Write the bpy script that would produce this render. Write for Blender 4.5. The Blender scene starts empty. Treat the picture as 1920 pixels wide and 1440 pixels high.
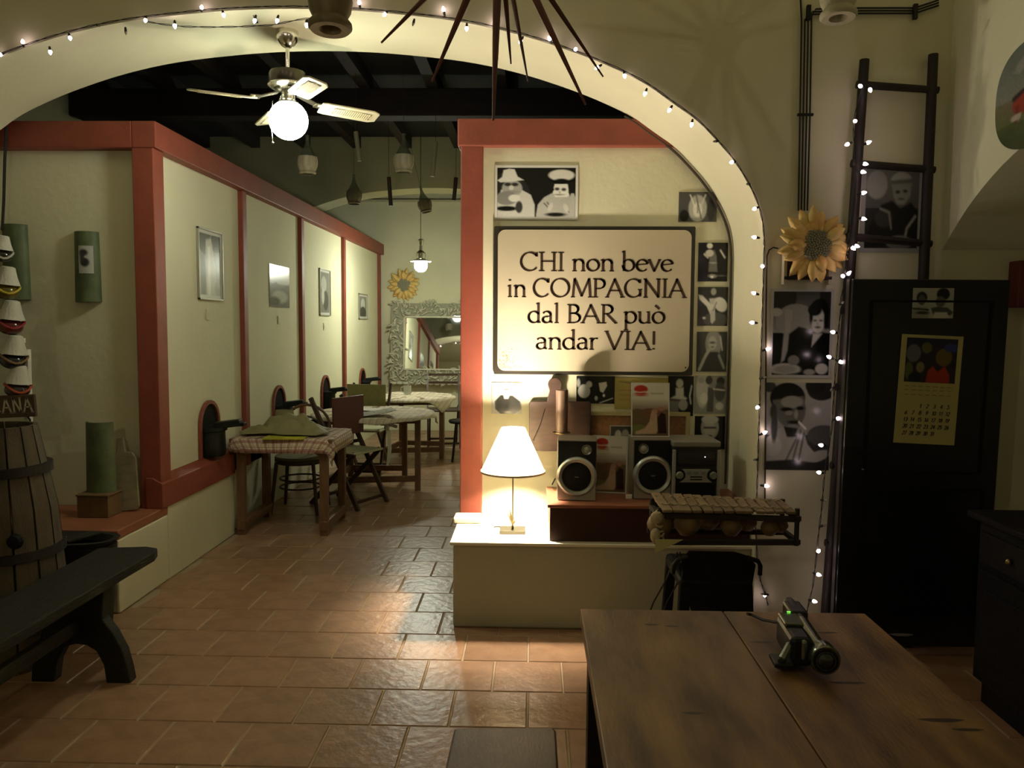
import bpy, bmesh, math, random
import numpy as np
from mathutils import Vector, Matrix
random.seed(7); rng = np.random.RandomState(7)
PI = math.pi
SC = bpy.context.scene
COL = SC.collection

# ------------------------------------------------------------------ camera
F = 1490.0; EYE = Vector((0, 0, 1.55))
_y = Vector((40, 110, -F)).normalized()
_u = Vector((.009, 1, 0)); _u = (_u - _u.dot(_y) * _y).normalized()
_x = _y.cross(_u)
ROT = Matrix((_x, _y, _u))                       # camera -> world
cam = bpy.data.cameras.new('camera'); cam.sensor_width = 36; cam.lens = F / 1920 * 36
cam.clip_start = .05
camo = bpy.data.objects.new('camera', cam); COL.objects.link(camo)
camo.matrix_world = Matrix.Translation(EYE) @ ROT.to_4x4()
SC.camera = camo

def un(px, py, Y=None, Z=None, X=None):
    """pixel of the 1920x1440 frame -> point of the room on a plane of known depth, height or side"""
    d = ROT @ Vector(((px - 960) / F, (720 - py) / F, -1))
    if Y is not None: s = Y / d.y
    elif Z is not None: s = (Z - EYE.z) / d.z
    else: s = X / d.x
    return d * s + EYE

# ------------------------------------------------------------------ world, exposure
W = bpy.data.worlds.new('world'); SC.world = W; W.use_nodes = True
W.node_tree.nodes['Background'].inputs[0].default_value = (.05, .06, .08, 1)
W.node_tree.nodes['Background'].inputs[1].default_value = .2
SC.view_settings.view_transform = 'Standard'
try: SC.view_settings.look = 'None'
except Exception: pass
SC.view_settings.exposure = 0.0
SC.view_settings.gamma = 1.0
SC.view_settings.use_curve_mapping = False

# lamp strengths
L_FAN, L_PEND, L_BULB, W_TABLE, W_ROOM = 60.0, 260.0, 18.0, 225.0, 15.5
C_FAN, C_PEND, C_BULB, C_TABLE, C_ROOM = (.96, 1, .80), (.96, 1, .82), (1, .74, .80), (1, .86, .66), (1, .95, .68)

def lamp(name, loc, power, color, radius):
    l = bpy.data.lights.new(name, 'POINT'); l.energy = power; l.color = color; l.shadow_soft_size = radius
    o = bpy.data.objects.new(name, l); o.location = loc; COL.objects.link(o); return o

lamp('bar_room_lamp_light', (-1.40, -.1, 2.24), W_ROOM, C_ROOM, .016)   # the lamp over the bar behind the camera

# ------------------------------------------------------------------ materials
MATS = {}
def mat(name, col, rough=.6, metal=0, var=.0, vscale=6, bump=0, bscale=60, col2=None, stretch=None, emit=None, estr=0, trans=0, coat=0, objrand=0, spec=None, alpha=None):
    if name in MATS: return MATS[name]
    m = bpy.data.materials.new(name); m.use_nodes = True; nt = m.node_tree; N = nt.nodes; L = nt.links
    b = N['Principled BSDF']
    b.inputs['Base Color'].default_value = (*col, 1); b.inputs['Roughness'].default_value = rough
    b.inputs['Metallic'].default_value = metal
    if coat: b.inputs['Coat Weight'].default_value = coat; b.inputs['Coat Roughness'].default_value = .12
    if spec is not None: b.inputs['Specular IOR Level'].default_value = spec
    if emit: b.inputs['Emission Color'].default_value = (*emit, 1); b.inputs['Emission Strength'].default_value = estr
    if trans: b.inputs['Transmission Weight'].default_value = trans
    if alpha is not None: b.inputs['Alpha'].default_value = alpha
    if var or bump or col2:
        tc = N.new('ShaderNodeTexCoord'); mp = N.new('ShaderNodeMapping'); L.new(tc.outputs['Object'], mp.inputs[0])
        if stretch: mp.inputs['Scale'].default_value = stretch
    if var or col2:
        nz = N.new('ShaderNodeTexNoise'); nz.inputs['Scale'].default_value = vscale; nz.inputs['Detail'].default_value = 6
        L.new(mp.outputs[0], nz.inputs['Vector'])
        rp = N.new('ShaderNodeValToRGB'); rp.color_ramp.elements[0].position = .3; rp.color_ramp.elements[1].position = .72
        c2 = col2 or tuple(c * (1 - var) for c in col)
        rp.color_ramp.elements[0].color = (*c2, 1); rp.color_ramp.elements[1].color = (*col, 1)
        L.new(nz.outputs[0], rp.inputs[0]); out = rp.outputs[0]
        if objrand:
            oi = N.new('ShaderNodeObjectInfo'); mr = N.new('ShaderNodeMapRange')
            mr.inputs[3].default_value = 1 - objrand; mr.inputs[4].default_value = 1 + objrand
            L.new(oi.outputs['Random'], mr.inputs[0])
            hs = N.new('ShaderNodeHueSaturation'); L.new(mr.outputs[0], hs.inputs['Value']); L.new(out, hs.inputs['Color']); out = hs.outputs[0]
        L.new(out, b.inputs['Base Color'])
    if bump:
        n2 = N.new('ShaderNodeTexNoise'); n2.inputs['Scale'].default_value = bscale; n2.inputs['Detail'].default_value = 5
        L.new(mp.outputs[0], n2.inputs['Vector'])
        bp = N.new('ShaderNodeBump'); bp.inputs['Strength'].default_value = bump; bp.inputs['Distance'].default_value = .01
        L.new(n2.outputs[0], bp.inputs['Height']); L.new(bp.outputs[0], b.inputs['Normal'])
    MATS[name] = m; return m

M_WALL = mat('cream_plaster', (.72, .69, .49), .85, var=.10, vscale=2.2, bump=.22, bscale=16)
M_PANEL = mat('panel_plaster', (.76, .73, .52), .8, var=.05, vscale=3, bump=.2, bscale=25)
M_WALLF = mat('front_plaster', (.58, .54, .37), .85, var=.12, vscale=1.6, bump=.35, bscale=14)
M_RED = mat('terracotta_red_paint', (.28, .062, .034), .55, var=.22, vscale=7, bump=.2, bscale=30)
M_DARKC = mat('dark_ceiling_wood', (.008, .007, .007), .8, var=.5, vscale=5, bump=.4, bscale=30, stretch=(6, 1, 1))
M_BEAM = mat('beam_wood', (.018, .008, .006), .75, var=.5, vscale=4, bump=.4, bscale=20, stretch=(1, 6, 6))
M_TILE = mat('terracotta_tile', (.40, .235, .135), .30, col2=(.27, .150, .085), vscale=9, bump=.3, bscale=22, objrand=.10)
M_GROUT = mat('grout', (.44, .34, .22), .85, var=.2)
M_WOODD = mat('dark_wood', (.016, .010, .007), .6, spec=.3, var=.5, vscale=6, bump=.3, bscale=25, stretch=(1, 5, 5))
M_OLIVEW = mat('weathered_dark_wood', (.021, .020, .012), .7, spec=.25, var=.45, vscale=7, bump=.4, bscale=22, stretch=(8, 1, 8))
M_WOOD = mat('table_leg_wood', (.20, .10, .045), .5, var=.35, vscale=8, bump=.2, bscale=30, stretch=(5, 5, 1))
M_TABLE = mat('oiled_table_wood', (.30, .165, .06), .45, col2=(.075, .036, .015), vscale=4.2, bump=.12, bscale=40, stretch=(3.2, .8, 1))
M_BENCH = mat('bench_seat_wood', (.085, .042, .024), .38, var=.35, vscale=6, bump=.1, bscale=40, stretch=(4, 1, 1))
M_BLACK = mat('black_plastic', (.006, .006, .008), .35, spec=.35)
M_BLACKM = mat('matt_black', (.004, .004, .006), .7, spec=.2, bump=.1, bscale=80)
M_SILVER = mat('silver_plastic', (.42, .43, .38), .35, metal=.5)
M_CHROME = mat('chrome', (.75, .74, .66), .18, metal=1)
M_BRASS = mat('worn_brass', (.30, .22, .10), .3, metal=1)
M_WIRE = mat('black_wire', (.012, .012, .010), .6)
M_WIREB = mat('brown_cable', (.035, .022, .014), .7)
M_PAPER = mat('white_paper', (.72, .70, .62), .6)
M_FRIDGE = mat('black_fridge_enamel', (.0065, .0065, .010), .32, bump=.03, bscale=200)
M_RUBBER = mat('grey_gasket', (.04, .036, .03), .5)
M_GLASSG = mat('green_bottle_glass', (.17, .19, .12), .12, spec=.8, alpha=.6)
M_STRAW = mat('pale_straw', (.78, .69, .50), .8, var=.45, vscale=20, bump=.6, bscale=50, stretch=(1, 1, .15))
M_FLOORLAMP = None

# ------------------------------------------------------------------ object helpers
def setp(o, label=None, cat=None, group=None, kind=None):
    if label: o['label'] = label
    if cat: o['category'] = cat
    if group: o['group'] = group
    if kind: o['kind'] = kind
    return o
def thing(name, label, cat, loc=(0, 0, 0), rz=0, group=None, rx=0, ry=0):
    o = bpy.data.objects.new(name, None); COL.objects.link(o); o.empty_display_size = .05
    o.location = loc; o.rotation_euler = (rx, ry, rz)
    return setp(o, label, cat, group)
def copy_tree(o, parent=None):
    c = o.copy(); COL.objects.link(c); c.parent = parent
    for ch in list(o.children): copy_tree(ch, c)
    return c

class MB:
    def __init__(s): s.v = []; s.f = []; s.m = []; s.cur = 0
    def add(s, vs, fs):
        k = len(s.v); s.v += [tuple(v) for v in vs]
        for f in fs: s.f.append([i + k for i in f]); s.m.append(s.cur)
        return s
    def box(s, c, d, rot=None):
        x, y, z = d[0] / 2, d[1] / 2, d[2] / 2
        vs = [Vector(p) for p in ((-x,-y,-z),(x,-y,-z),(x,y,-z),(-x,y,-z),(-x,-y,z),(x,-y,z),(x,y,z),(-x,y,z))]
        if rot is not None: vs = [rot @ v for v in vs]
        c = Vector(c)
        return s.add([v + c for v in vs], [(0,3,2,1),(4,5,6,7),(0,1,5,4),(1,2,6,5),(2,3,7,6),(3,0,4,7)])
    def bar(s, a, b, w, h, up=(0, 0, 1)):
        a = Vector(a); b = Vector(b); d = (b - a); l = d.length; d.normalize(); up = Vector(up)
        if abs(d.dot(up)) > .95: up = Vector((0, 1, 0))
        sx = d.cross(up).normalized(); uz = sx.cross(d)
        R = Matrix((sx, d, uz)).transposed()
        return s.box((a + b) / 2, (w, l, h), R)
    def tube(s, pts, r, n=8, cap=True, closed=False):
        pts = [Vector(p) for p in pts]; m = len(pts)
        rs = r if isinstance(r, (list, tuple)) else [r] * m
        vs = []; prev = None
        for i, p in enumerate(pts):
            if closed: t = pts[(i + 1) % m] - pts[i - 1]
            else: t = pts[min(i + 1, m - 1)] - pts[max(i - 1, 0)]
            t.normalize()
            if prev is None:
                a = Vector((0, 0, 1)) if abs(t.z) < .9 else Vector((1, 0, 0))
                nx = t.cross(a).normalized()
            else:
                nx = (prev - prev.dot(t) * t).normalized()
            prev = nx; ny = t.cross(nx)
            for k in range(n):
                a = 2 * PI * k / n; vs.append(p + (nx * math.cos(a) + ny * math.sin(a)) * rs[i])
        fs = []
        for i in range(m if closed else m - 1):
            j = (i + 1) % m
            for k in range(n): fs.append((i*n+k, i*n+(k+1)%n, j*n+(k+1)%n, j*n+k))
        if cap and not closed: fs.append(tuple(range(n))[::-1]); fs.append(tuple((m-1)*n+k for k in range(n)))
        return s.add(vs, fs)
    def lathe(s, prof, n=24, c=(0, 0, 0), axis='z', cap=True, rot=None):
        vs = []; c = Vector(c)
        for r, z in prof:
            for k in range(n):
                a = 2*PI*k/n
                p = Vector((r*math.cos(a), r*math.sin(a), z))
                if axis == 'y': p = Vector((p.x, -p.z, p.y))      # +z of the profile points to -y
                if rot is not None: p = rot @ p
                vs.append(p + c)
        fs = []
        for i in range(len(prof)-1):
            for k in range(n): fs.append((i*n+k, i*n+(k+1)%n, (i+1)*n+(k+1)%n, (i+1)*n+k))
        if cap: fs.append(tuple(range(n))[::-1]); fs.append(tuple((len(prof)-1)*n+k for k in range(n)))
        return s.add(vs, fs)
    def sphere(s, c, r, n=16, m=10, sc=(1, 1, 1)):
        c = Vector(c); prof = []
        vs = [c + Vector((0, 0, -r*sc[2]))]; fs = []
        for i in range(1, m):
            t = -PI/2 + PI*i/m
            for k in range(n):
                a = 2*PI*k/n; vs.append(c + Vector((r*math.cos(t)*math.cos(a)*sc[0], r*math.cos(t)*math.sin(a)*sc[1], r*math.sin(t)*sc[2])))
        vs.append(c + Vector((0, 0, r*sc[2])))
        for k in range(n): fs.append((0, 1+(k+1)%n, 1+k)); fs.append((len(vs)-1, 1+(m-2)*n+k, 1+(m-2)*n+(k+1)%n))
        for i in range(m-2):
            for k in range(n): fs.append((1+i*n+k, 1+i*n+(k+1)%n, 1+(i+1)*n+(k+1)%n, 1+(i+1)*n+k))
        return s.add(vs, fs)
    def prism(s, poly, d0, d1, plane='xz'):
        """polygon extruded: plane 'xz' along y, 'xy' along z, 'yz' along x"""
        n = len(poly)
        def P(a, b, d): return {'xz': (a, d, b), 'xy': (a, b, d), 'yz': (d, a, b)}[plane]
        vs = [P(a, b, d0) for a, b in poly] + [P(a, b, d1) for a, b in poly]
        fs = [tuple(range(n)), tuple(range(2*n-1, n-1, -1))] + [(i, n+i, n+(i+1)%n, (i+1)%n) for i in range(n)]
        return s.add(vs, fs)
    def mesh(s, name, mats, smooth=False):
        me = bpy.data.meshes.new(name); me.from_pydata(s.v, [], s.f)
        for mt in (mats if isinstance(mats, (list, tuple)) else [mats]): me.materials.append(mt)
        if max(s.m, default=0): me.polygons.foreach_set('material_index', s.m)
        bm = bmesh.new(); bm.from_mesh(me); bmesh.ops.recalc_face_normals(bm, faces=bm.faces); bm.to_mesh(me); bm.free()
        if smooth:
            me.polygons.foreach_set('use_smooth', [True]*len(me.polygons))
            try: me.set_sharp_from_angle(angle=math.radians(smooth if smooth > 1 else 40))
            except Exception: pass
        return me
    def build(s, name, mats, parent=None, smooth=False, bevel=0, loc=None, label=None, solid=0, sub=0):
        o = bpy.data.objects.new(name, s.mesh(name, mats, smooth)); COL.objects.link(o)
        if parent is not None: o.parent = parent
        if loc is not None: o.location = loc
        if label: o['label'] = label
        if solid: md = o.modifiers.new('solid', 'SOLIDIFY'); md.thickness = solid; md.offset = 0
        if sub: md = o.modifiers.new('sub', 'SUBSURF'); md.levels = sub; md.render_levels = sub
        if bevel: md = o.modifiers.new('bevel', 'BEVEL'); md.width = bevel; md.segments = 2; md.limit_method = 'ANGLE'
        return o
def shared(name, mesh, parent, loc=(0, 0, 0), rot=(0, 0, 0), scale=(1, 1, 1)):
    o = bpy.data.objects.new(name, mesh); COL.objects.link(o); o.parent = parent
    o.location = loc; o.rotation_euler = rot; o.scale = scale; return o
def struct(o, label=None): return setp(o, label=label, kind='structure')

# ------------------------------------------------------------------ printed pictures (flat print as per-vertex colour on a fine grid)
M_PRINT = bpy.data.materials.new('glossy_print'); M_PRINT.use_nodes = True
_b = M_PRINT.node_tree.nodes['Principled BSDF']; _a = M_PRINT.node_tree.nodes.new('ShaderNodeAttribute'); _a.attribute_name = 'print'
M_PRINT.node_tree.links.new(_a.outputs['Color'], _b.inputs['Base Color']); _b.inputs['Roughness'].default_value = .2; _b.inputs['Specular IOR Level'].default_value = .35
M_PRINTM = M_PRINT.copy(); M_PRINTM.name = 'matt_print'; M_PRINTM.node_tree.nodes['Principled BSDF'].inputs['Roughness'].default_value = .6

def lum(v): return (v, v, v*.94) if not isinstance(v, tuple) else v
def paint(nx, ny, w, h, bg, shapes, border=0, bcol=.72, noise=.04):
    """colours on a (ny+1)x(nx+1) grid; u to the right, v down, both 0..1 inside the border"""
    u, v = np.meshgrid(np.linspace(0, 1, nx+1), np.linspace(0, 1, ny+1))
    bu, bv = border/w, border/h
    U = (u-bu)/(1-2*bu); V = (v-bv)/(1-2*bv)
    img = np.zeros((ny+1, nx+1, 3)); img[:] = lum(bg); px = 1.2/nx
    for s in shapes:
        k = s[0]; c = np.array(lum(s[-1]))
        if k == 'g':      # vertical blend from v0 to v1
            t = np.clip((V-s[1])/(s[2]-s[1]), 0, 1)[..., None]; m = ((V >= s[1]) & (V <= s[2]+1e-6))[..., None]
            img = np.where(m, np.array(lum(s[3]))*(1-t)+c*t, img); continue
        if k == 'e':
            cx, cy, rx, ry = s[1:5]; a = math.radians(s[6]) if len(s) == 7 else 0; c = np.array(lum(s[5]))
            X = (U-cx)*w; Y = (V-cy)*h; ca, sa = math.cos(a), math.sin(a)
            xr = (X*ca+Y*sa)/(rx*w); yr = (-X*sa+Y*ca)/(ry*h)
            d = (np.sqrt(xr**2+yr**2)-1)*min(rx*w, ry*h)/w
        elif k == 'p':
            P = s[1]; ins = np.zeros(U.shape, bool); j = len(P)-1; d = np.full(U.shape, 9.)
            for i in range(len(P)):
                xi, yi = P[i]; xj, yj = P[j]
                cnd = ((yi > V) != (yj > V)) & (U < (xj-xi)*(V-yi)/((yj-yi) or 1e-9)+xi); ins ^= cnd
                L2 = (xj-xi)**2+(yj-yi)**2 or 1e-9
                t = np.clip(((U-xi)*(xj-xi)+(V-yi)*(yj-yi))/L2, 0, 1)
                d = np.minimum(d, np.hypot(U-xi-t*(xj-xi), V-yi-t*(yj-yi))); j = i
            d = np.where(ins, -d, d)
        elif k == 'l':
            P = s[1]; wd = s[2]; d = np.full(U.shape, 9.)
            for (xi, yi), (xj, yj) in zip(P, P[1:]):
                L2 = (xj-xi)**2+(yj-yi)**2 or 1e-9
                t = np.clip(((U-xi)*(xj-xi)+(V-yi)*(yj-yi))/L2, 0, 1)
                d = np.minimum(d, np.hypot(U-xi-t*(xj-xi), V-yi-t*(yj-yi)))
            d = d-wd/2
        a = np.clip(.5-d/px/1.6, 0, 1)[..., None]; img = img*(1-a)+c*a
    img = np.clip(img, 0, 1)**1.3*1.28
    img *= 1+rng.uniform(-noise, noise, img.shape[:2])[..., None]
    if border:
        m = ((U < 0)|(U > 1)|(V < 0)|(V > 1))[..., None]; img = np.where(m, np.array(lum(bcol)), img)
    return np.clip(img, 0, 1)
def print_mesh(name, w, h, bg, shapes, border=0, bcol=.72, res=70, thick=.003, bow=0, mt=None, noise=.05, rnd=0):
    nx = max(6, int(res*min(1, w/h))); ny = max(6, int(res*min(1, h/w)))
    img = paint(nx, ny, w, h, bg, shapes, border, bcol, noise)
    vs = []; fs = []
    for j in range(ny+1):
        for i in range(nx+1):
            u = i/nx; v = j/ny
            vs.append(((u-.5)*w, -thick-bow*(1-(2*v-1)**2) if bow >= 0 else -thick+bow*(2*u-1)**2, (.5-v)*h))
    k = nx+1
    for j in range(ny):
        for i in range(nx): fs.append((j*k+i, (j+1)*k+i, (j+1)*k+i+1, j*k+i+1))
    n0 = len(vs); ring = [i for i in range(k)] + [j*k+nx for j in range(1, ny+1)] + [ny*k+i for i in range(nx-1, -1, -1)] + [j*k for j in range(ny-1, 0, -1)]
    for r in ring: x, y, z = vs[r]; vs.append((x, 0, z))
    m = len(ring)
    for i in range(m): fs.append((ring[i], ring[(i+1) % m], n0+(i+1) % m, n0+i))
    fs.append(tuple(n0+i for i in range(m))[::-1])
    me = bpy.data.meshes.new(name); me.from_pydata(vs, [], fs); me.materials.append(mt or M_PRINT)
    at = me.color_attributes.new('print', 'FLOAT_COLOR', 'POINT')
    cols = np.ones((len(vs), 4)); cols[:n0, :3] = img.reshape(-1, 3); cols[n0:, :3] = .55
    at.data.foreach_set('color', cols.ravel())
    bm = bmesh.new(); bm.from_mesh(me); bmesh.ops.recalc_face_normals(bm, faces=bm.faces); bm.to_mesh(me); bm.free()
    return me
def picture(name, label, cat, px, Y, bg, shapes, group=None, rz=0, tilt=0, parent=None, **kw):
    """px = (x0,y0,x1,y1) of the picture in the photograph, on the wall plane at depth Y"""
    a = un(px[0], px[1], Y=Y); b = un(px[2], px[3], Y=Y); c = un(px[2], px[1], Y=Y)
    w = b.x-a.x; h = a.z-b.z
    me = print_mesh(name, w, h, bg, shapes, **kw)
    o = bpy.data.objects.new(name, me); COL.objects.link(o); o.location = ((a.x+b.x)/2, Y, (a.z+b.z)/2)
    o.rotation_euler = (0, tilt, rz)
    setp(o, label, cat, group); return o

# ------------------------------------------------------------------ broad-nib stroke lettering
def arc(cx, cy, rx, ry, a0, a1, n=22): return [(cx+rx*math.cos(math.radians(a0+(a1-a0)*i/n)), cy+ry*math.sin(math.radians(a0+(a1-a0)*i/n))) for i in range(n+1)]
SF = lambda x, y, w=.13: [(x-w, y), (x+w, y)]
GL = {
 'C': (.84, [arc(.45,.5,.40,.5,42,318), [(.75,.98),(.75,.80)]]),
 'H': (.84, [[(.14,0),(.14,1)],[(.70,0),(.70,1)],[(.14,.52),(.70,.52)],SF(.14,0),SF(.14,1),SF(.70,0),SF(.70,1)]),
 'I': (.34, [[(.17,0),(.17,1)],SF(.17,0),SF(.17,1)]),
 'O': (1.0, [arc(.5,.5,.43,.5,0,360,36)]),
 'M': (1.08,[[(.12,0),(.20,1)],[(.20,1),(.55,.06)],[(.55,.06),(.90,1)],[(.90,1),(.97,0)],SF(.12,0,.1),SF(.97,0,.11)]),
 'P': (.66, [[(.14,0),(.14,1)],[(.14,.98),(.32,.99)]+arc(.32,.73,.26,.26,90,-90)+[(.14,.46)],SF(.14,0),[(.02,1),(.14,1)]]),
 'A': (.86, [[(.05,0),(.42,1)],[(.40,1),(.80,0)],[(.18,.36),(.66,.36)],SF(.05,0,.1),SF(.80,0,.12)]),
 'G': (.92, [arc(.47,.5,.41,.5,45,325),[(.79,.06),(.79,.42)],[(.68,.42),(.88,.42)],[(.77,.96),(.77,.80)]]),
 'N': (.90, [[(.14,0),(.14,1)],[(.12,1),(.76,.02)],[(.76,0),(.76,1)],SF(.14,0,.11),SF(.76,1,.11),[(.03,1),(.14,1)]]),
 'B': (.68, [[(.14,0),(.14,1)],[(.14,.99),(.30,.99)]+arc(.30,.76,.22,.23,90,-90)+[(.14,.53)],[(.14,.53),(.32,.53)]+arc(.32,.27,.28,.26,90,-90)+[(.14,.01)],[(.02,1),(.14,1)],[(.02,0),(.14,0)]]),
 'R': (.74, [[(.14,0),(.14,1)],[(.14,.98),(.30,.99)]+arc(.30,.75,.24,.24,90,-90)+[(.14,.50)],[(.30,.50),(.70,0)],SF(.14,0),[(.02,1),(.14,1)],[(.66,0),(.78,0)]]),
 'V': (.84, [[(.06,1),(.42,0)],[(.42,0),(.78,1)],SF(.06,1,.1),SF(.78,1,.1)]),
 '!': (.30, [[(.14,1),(.14,.30)],[(.14,.07),(.14,.03)]]),
 'n': (.66, [[(.14,0),(.14,.62)],[(.14,.46)]+arc(.34,.42,.19,.20,140,0,12)+[(.53,0)],[(.03,.58),(.14,.62)],SF(.14,0,.1),SF(.53,0,.1)]),
 'o': (.62, [arc(.31,.31,.26,.31,0,360,28)]),
 'b': (.64, [[(.12,.02),(.12,1.08)],arc(.32,.31,.25,.31,150,-180,28),[(.02,1.04),(.12,1.08)]]),
 'e': (.56, [arc(.30,.31,.25,.31,18,318,24),[(.07,.34),(.53,.40)]]),
 'v': (.56, [[(.04,.62),(.28,0)],[(.28,0),(.51,.62)],SF(.05,.62,.07),SF(.51,.62,.07)]),
 'i': (.32, [[(.16,0),(.16,.62)],[(.16,.90),(.16,.93)],[(.05,.58),(.16,.62)],SF(.16,0,.1)]),
 'd': (.64, [[(.50,0),(.50,1.08)],arc(.30,.31,.25,.31,35,325,28),[(.40,1.04),(.50,1.08)],[(.50,.02),(.60,.03)]]),
 'a': (.54, [arc(.24,.44,.18,.18,150,0,12)+[(.42,.05),(.50,.02)],arc(.24,.17,.18,.17,75,340,18),[(.28,.34),(.42,.37)]]),
 'l': (.32, [[(.16,0),(.16,1.08)],[(.05,1.04),(.16,1.08)],SF(.16,0,.1)]),
 'p': (.64, [[(.13,-.38),(.13,.62)],arc(.33,.31,.25,.31,150,-150,28),[(.02,.58),(.13,.62)],SF(.13,-.38,.1)]),
 'u': (.66, [[(.12,.62),(.12,.2)]+arc(.31,.20,.19,.20,180,320,12),[(.52,.62),(.52,0)],[(.02,.62),(.12,.62)],[(.42,.62),(.52,.62)],[(.52,.02),(.62,.03)]]),
 'r': (.44, [[(.14,0),(.14,.62)],[(.14,.44)]+arc(.34,.40,.19,.21,140,70,8),[(.03,.58),(.14,.62)],SF(.14,0,.1)]),
 'S': (.62, [arc(.32,.75,.24,.24,40,270,16)+arc(.32,.25,.26,.26,90,-140,16)]),
 'T': (.72, [[(.36,0),(.36,1)],[(.02,1),(.70,1)]]),
 ' ': (.30, []),
 '1': (.5, [[(.15,.8),(.3,1),(.3,0)]]), '2': (.6, [arc(.3,.72,.22,.27,160,-30,12)+[(.06,0),(.54,0)]]),
 '3': (.6, [arc(.28,.75,.22,.24,140,-90,12),arc(.28,.26,.25,.26,90,-140,12)]), '4': (.6, [[(.42,0),(.42,1),(.05,.3),(.56,.3)]]),
 '5': (.6, [[(.5,1),(.14,1),(.12,.6)]+arc(.28,.32,.25,.31,110,-140,12)]), '6': (.6, [[(.45,1),(.12,.5)],arc(.3,.3,.23,.3,0,360,16)]),
 '7': (.6, [[(.06,1),(.54,1),(.2,0)]]), '8': (.6, [arc(.3,.75,.19,.23,0,360,14),arc(.3,.27,.24,.27,0,360,14)]),
 '9': (.6, [[(.5,.7),(.2,0)],arc(.3,.7,.22,.28,0,360,16)]), '0': (.6, [arc(.3,.5,.24,.5,0,360,18)]),
}
GL['\u00f2'] = (.62, GL['o'][1]+[[(.16,.98),(.34,.80)]])
def letter_mb(text, x0, x1, z, cap, y=0, thick=.150, thin=.060, nib=14, mb=None, slant=0):
    """front-facing flat lettering in the xz plane, fitted between x0 and x1"""
    mb = mb or MB(); total = sum(GL[c][0] for c in text); sx = (x1-x0)/total; cx = 0
    for ch in text:
        adv, strokes = GL[ch]
        for st in strokes:
            serif = len(st) == 2 and abs(st[0][1]-st[1][1]) < .001 and abs(st[0][0]-st[1][0]) < .3
            for (ax, ay), (bx, by) in zip(st, st[1:]):
                A = Vector(((cx+ax)*sx+x0+slant*ay*cap, ay*cap)); B = Vector(((cx+bx)*sx+x0+slant*by*cap, by*cap))
                d = B-A
                if d.length < 1e-7: continue
                d.normalize(); ang = math.atan2(d.y, d.x)
                w = (thin+(thick-thin)*abs(math.sin(ang-math.radians(nib))))*cap/2
                if serif: w = thin*cap*.5
                n = Vector((-d.y, d.x))*w; e = d*w*(.25 if serif else .35)
                mb.add([(p.x, y, p.y+z) for p in (A-e+n, A-e-n, B+e-n, B+e+n)], [(0, 1, 2, 3)])
        cx += adv
    return mb
# ================================================================== THE ROOM
XC = 1.96                # corner of the front wall with the right-hand wall
PROF = [(-.90,3.052),(-.64,3.03),(-.36,2.998),(-.08,2.937),(.17,2.858),(.36,2.785),(.53,2.705),(.65,2.618),(.775,2.535),(.87,2.44),(.955,2.345),(1.025,2.24),(1.08,2.13),(1.105,2.03),(1.112,1.93)]
XM = -1.19
PROF = [(2*XM-x, z) for x, z in PROF][::-1] + [(XM, 3.06)] + PROF
XL, XR = PROF[0][0], PROF[-1][0]
def arch_z(x):
    for (a, za), (b, zb) in zip(PROF, PROF[1:]):
        if a <= x <= b: return za+(zb-za)*(x-a)/(b-a)
    return 1.9
def dense(profile, k=3):
    """smoothed profile (Chaikin corner cutting)"""
    p = profile
    for _ in range(k-1):
        q = [p[0]]
        for a, b in zip(p, p[1:]): q += [(a[0]*.75+b[0]*.25, a[1]*.75+b[1]*.25), (a[0]*.25+b[0]*.75, a[1]*.25+b[1]*.75)]
        p = q+[p[-1]]
    return p
PD = dense(PROF)
def arch_wall(name, prof, x0, x1, ztop, Y0, Y1, m, label):
    mb = MB(); ins = [(prof[0][0], 0)] + prof + [(prof[-1][0], 0)]
    n = len(ins)
    vs = []
    for Y in (Y0, Y1):
        for x, z in ins: vs.append((x, Y, z))
        for x, z in ins: vs.append((x, Y, ztop) if 0 < ins.index((x, z)) < n-1 else (x0 if x < 0 else x1, Y, ztop))
        vs += [(x0, Y, 0), (x1, Y, 0)]
    m2 = 2*n+2; fs = []
    for b in (0, m2):
        for i in range(1, n-2): fs.append((b+i, b+i+1, b+n+i+1, b+n+i))
        fs.append((b+2*n, b, b+1, b+n+1, b+n)); fs.append((b+2*n+1, b+2*n-1, b+2*n-2, b+n-2, b+n-1))
    for i in range(n-1): fs.append((i, i+1, m2+i+1, m2+i))
    mb.add(vs, fs)
    return struct(mb.build(name, m, smooth=30), label)
ZT = 3.75
arch_wall('wall_front', PD, -4.2, XC+1.6, ZT, 3.91, 4.5, M_WALL, 'cream plastered wall with a wide flattened arch')
# side walls, back wall, ceilings, floor slab
def slab(name, x0, x1, y0, y1, z0, z1, m, label):
    return struct(MB().box(((x0+x1)/2, (y0+y1)/2, (z0+z1)/2), (x1-x0, y1-y0, z1-z0)).build(name, m), label)
slab('wall_back', -4.2, 3.2, 11.55, 11.7, 0, ZT+.3, M_WALL, 'cream plastered end wall of the far room')
slab('wall_left', -4.4, -4.2, -2.2, 11.7, 0, ZT+.3, M_WALL, 'plastered wall left of the rooms')
slab('wall_rear', -4.4, 3.8, -2.4, -2.2, 0, ZT, M_WALL, 'plastered wall opposite the arch')
slab('wall_far_right', 3.2, 3.3, 4.5, 11.7, 0, ZT+.3, M_WALL, 'side wall of the far room')
fl = slab('floor', -4.4, 3.8, -2.4, 11.7, -.1, -.004, M_GROUT, 'floor of square terracotta tiles with pale grout')
slab('ceiling_front', -4.4, 3.8, -2.4, 3.91, ZT, ZT+.1, M_WALL, 'plaster ceiling of the front room')
cl = slab('ceiling', -4.4, 3.3, 4.4, 11.7, ZT, ZT+.1, M_DARKC, 'dark timber ceiling of the far room')
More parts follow.
